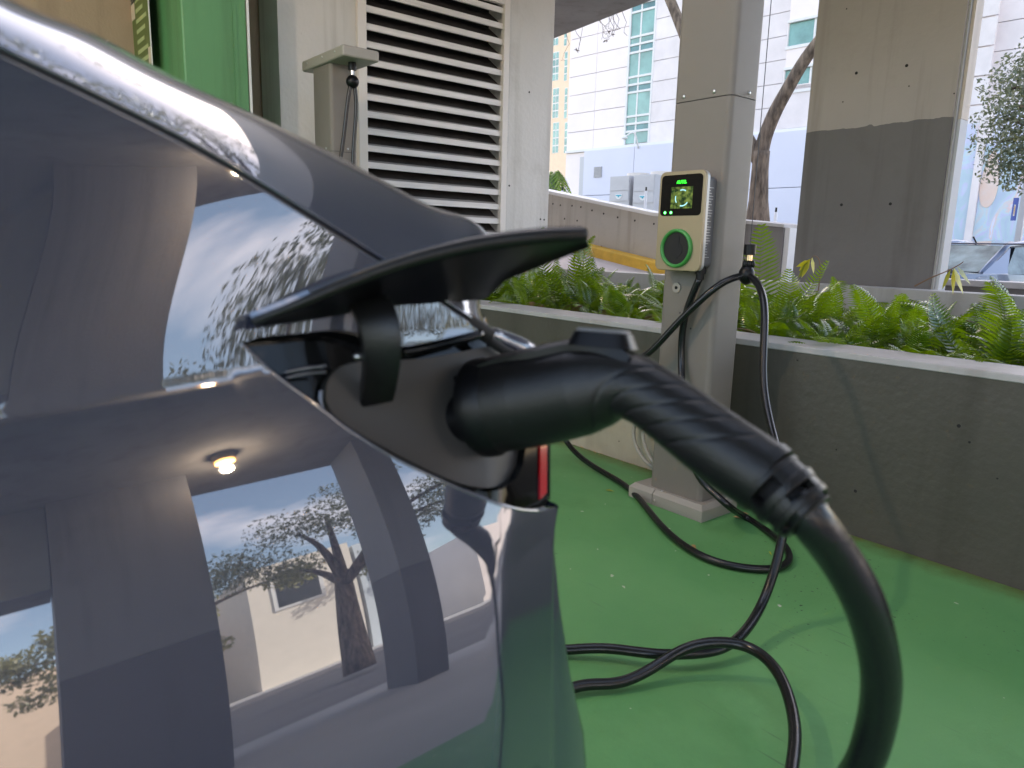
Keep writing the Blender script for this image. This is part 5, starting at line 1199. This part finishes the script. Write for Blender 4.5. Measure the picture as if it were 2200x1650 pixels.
# fallen leaves on the floor
for i, (px, py, c, lb) in enumerate(((1310, 1055, YLEAF, 'curled yellow-green leaf on the floor left of the post base'), (1588, 1112, DRY, 'dry brown leaf beside the cable right of the post base'), (1600, 1104, DRY, 'small dry leaf lying behind the cable near the post base'), (1491, 1176, DRY, 'pointed tan leaf resting against the floor cable loop'), (1655, 1190, YLEAF, 'thin straw-like leaf inside the cable loop'))):
    p = fl(px, py, .004); a = (.2, .6, .1, -.6, -.8)[i]; ln = (.022, .022, .018, .025, .022)[i]; wd = (.006, .008, .005, .006, .0016)[i]
    d = np.array([math.cos(a), math.sin(a), 0])*ln; s_ = np.array([-math.sin(a), math.cos(a), 0])*wd
    o = MB().add([p-d, p-d*.2+s_+[0, 0, .006], p+d+[0, 0, .004], p-d*.1-s_+[0, 0, .001]], [(0, 1, 2), (0, 2, 3)]).build('fallen_leaf', c); tag(o, lb, 'leaf', 'fallen leaves on the green floor')

# ================================================================== WHAT THE PAINT REFLECTS (street side of the garage)
SPD = paintmat('street pillar dark', (.10, .105, .12), .7); SPL = paintmat('street pillar grey', (.21, .215, .235), .7)
for i, (y0, y1, lb) in enumerate(((.12, .85, 'grey concrete garage pillar on the street side nearest the car'), (1.93, 2.15, 'second grey garage pillar on the street side, past the lane'), (-2.6, -1.8, 'grey garage pillar on the street side behind the photographer'))):
    t = thing('street_pillar', lb, 'pillar', (3.7, (y0+y1)/2, 0), 'pillars along the street side'); box('lower_shaft', (3.45, y0, -.004), (3.95, y1, 1.3), SPD, t); box('upper_shaft', (3.45, y0, 1.303), (3.95, y1, 2.999), SPL, t)
l2 = thing('ceiling_lamp', 'second round warm ceiling lamp, right above the parked car', 'lamp', (-2.3, -.5, 2.95))
MB().cyl((-2.3, -.5, 2.999), (-2.3, -.5, 2.93), .085, 32).build('housing', POSTB, l2, angle=30)
MB().cyl((-2.3, -.5, 2.929), (-2.3, -.5, 2.905), .06, 32).build('diffuser', mat('lamp glow', (1.0, .50, .14), .5, emit=4.5), l2)
p2 = bpy.data.lights.new('lamp_light', 'POINT'); p2.energy = 22; p2.color = (1, .78, .55); p2.shadow_soft_size = .04; q2 = bpy.data.objects.new('lamp_light', p2); sc.collection.objects.link(q2); q2.location = (0, 0, -.12); q2.parent = l2
lp_ = thing('ceiling_lamp', 'round warm ceiling lamp over the lane, mirrored in the car paint', 'lamp', (3.2, 1.03, 2.95))
MB().cyl((3.2, 1.03, 2.999), (3.2, 1.03, 2.93), .07, 32).build('housing', POSTB, lp_, angle=30)
MB().cyl((3.2, 1.03, 2.929), (3.2, 1.03, 2.905), .06, 32).build('diffuser', mat('lamp glow', (1.0, .50, .14), .5, emit=4.5), lp_)
pl_ = bpy.data.lights.new('lamp_light', 'POINT'); pl_.energy = 5; pl_.color = (1, .78, .55); pl_.shadow_soft_size = .04; po = bpy.data.objects.new('lamp_light', pl_); sc.collection.objects.link(po); po.location = (0, 0, -.12); po.parent = lp_
CREAM = mat('cream facade', (.70, .64, .56), .8, var=.04); BLUEW = mat('pale blue facade', (.55, .60, .64), .8)
def facade(name, label, x, y0, y1, h, mt_, wins):
    t = thing(name, label, 'building', (x, (y0+y1)/2, 0)); box('wall', (x, y0, -.3), (x+8, y1, h), mt_, t)
    for (a, b, c, d) in wins:
        f_ = box('window', (x-.04, a, c), (x+.01, b, d), WTRIM, t); box('pane', (x-.05, a+.1, c+.1), (x-.041, b-.1, d-.1), GLASSB, f_)
facade('street_house', 'cream street building with square windows across the road', 16, 4.0, 6.5, 5.0, CREAM, [(4.5, 5.7, 3.0, 4.2)])
facade('street_house', 'pale blue street building with paired windows across the road', 16, 6.6, 8.4, 4.8, BLUEW, [(6.8, 7.4, 3.0, 4.2), (7.6, 8.2, 3.0, 4.2)])
facade('street_house', 'long white street building with a garage door across the road', 20, 12.2, 34, 4.5, WHITE, [(15, 17, .2, 2.4), (20, 22, 3, 4.4)])
facade('street_house', 'tan street building behind the roadside trees', 19, -9, 1.2, 4.2, TAN, [(-7, -5.6, 1.5, 3), (-3, -1.6, 1.5, 3)])
for i, (tx, ty, hh, lb) in enumerate(((12.2, 1.3, 2.4, 'roadside tree with an open crown nearest the garage'), (7.6, 3.1, 2.2, 'roadside tree before the cream building'), (14.5, 12, 4.2, 'roadside tree further along the road'))):
    g = np.random.default_rng(50+i); cs = [np.array([tx, ty, hh+1.0])+g.normal(size=3)*np.array([.9, 1.3, .75])*(.62 if i == 1 else 1) for _ in range(22)]
    tree('roadside_tree', lb, (tx, ty, .05), hh, cs, None, 230 if i != 1 else 420, .45, .07 if i != 1 else .032, 60+i, 'roadside trees')
sgn = thing('round_sign', 'blue round street sign on a grey pole across the lane', 'sign', (13.8, 17.5, .08)); MB().cyl((13.8, 17.5, .08), (13.8, 17.5, 2.4), .04, 8).build('pole', STEEL, sgn); MB().cyl((13.75, 17.5, 2.3), (13.71, 17.5, 2.3), .45, 24).build('disc', mat('sign blue', (.03, .08, .5), .4), sgn)

g = np.random.default_rng(91); cs = [np.array([-.6, 2.3, 5.6])+g.normal(size=3)*np.array([1.3, .9, .45]) for _ in range(26)]
tree('planter_tree', 'slim tree at the far right end of the planter whose twigs arch over the bay', (.9, 3.5, .5), 3.6, cs, None, 130, .5, .05, 77)
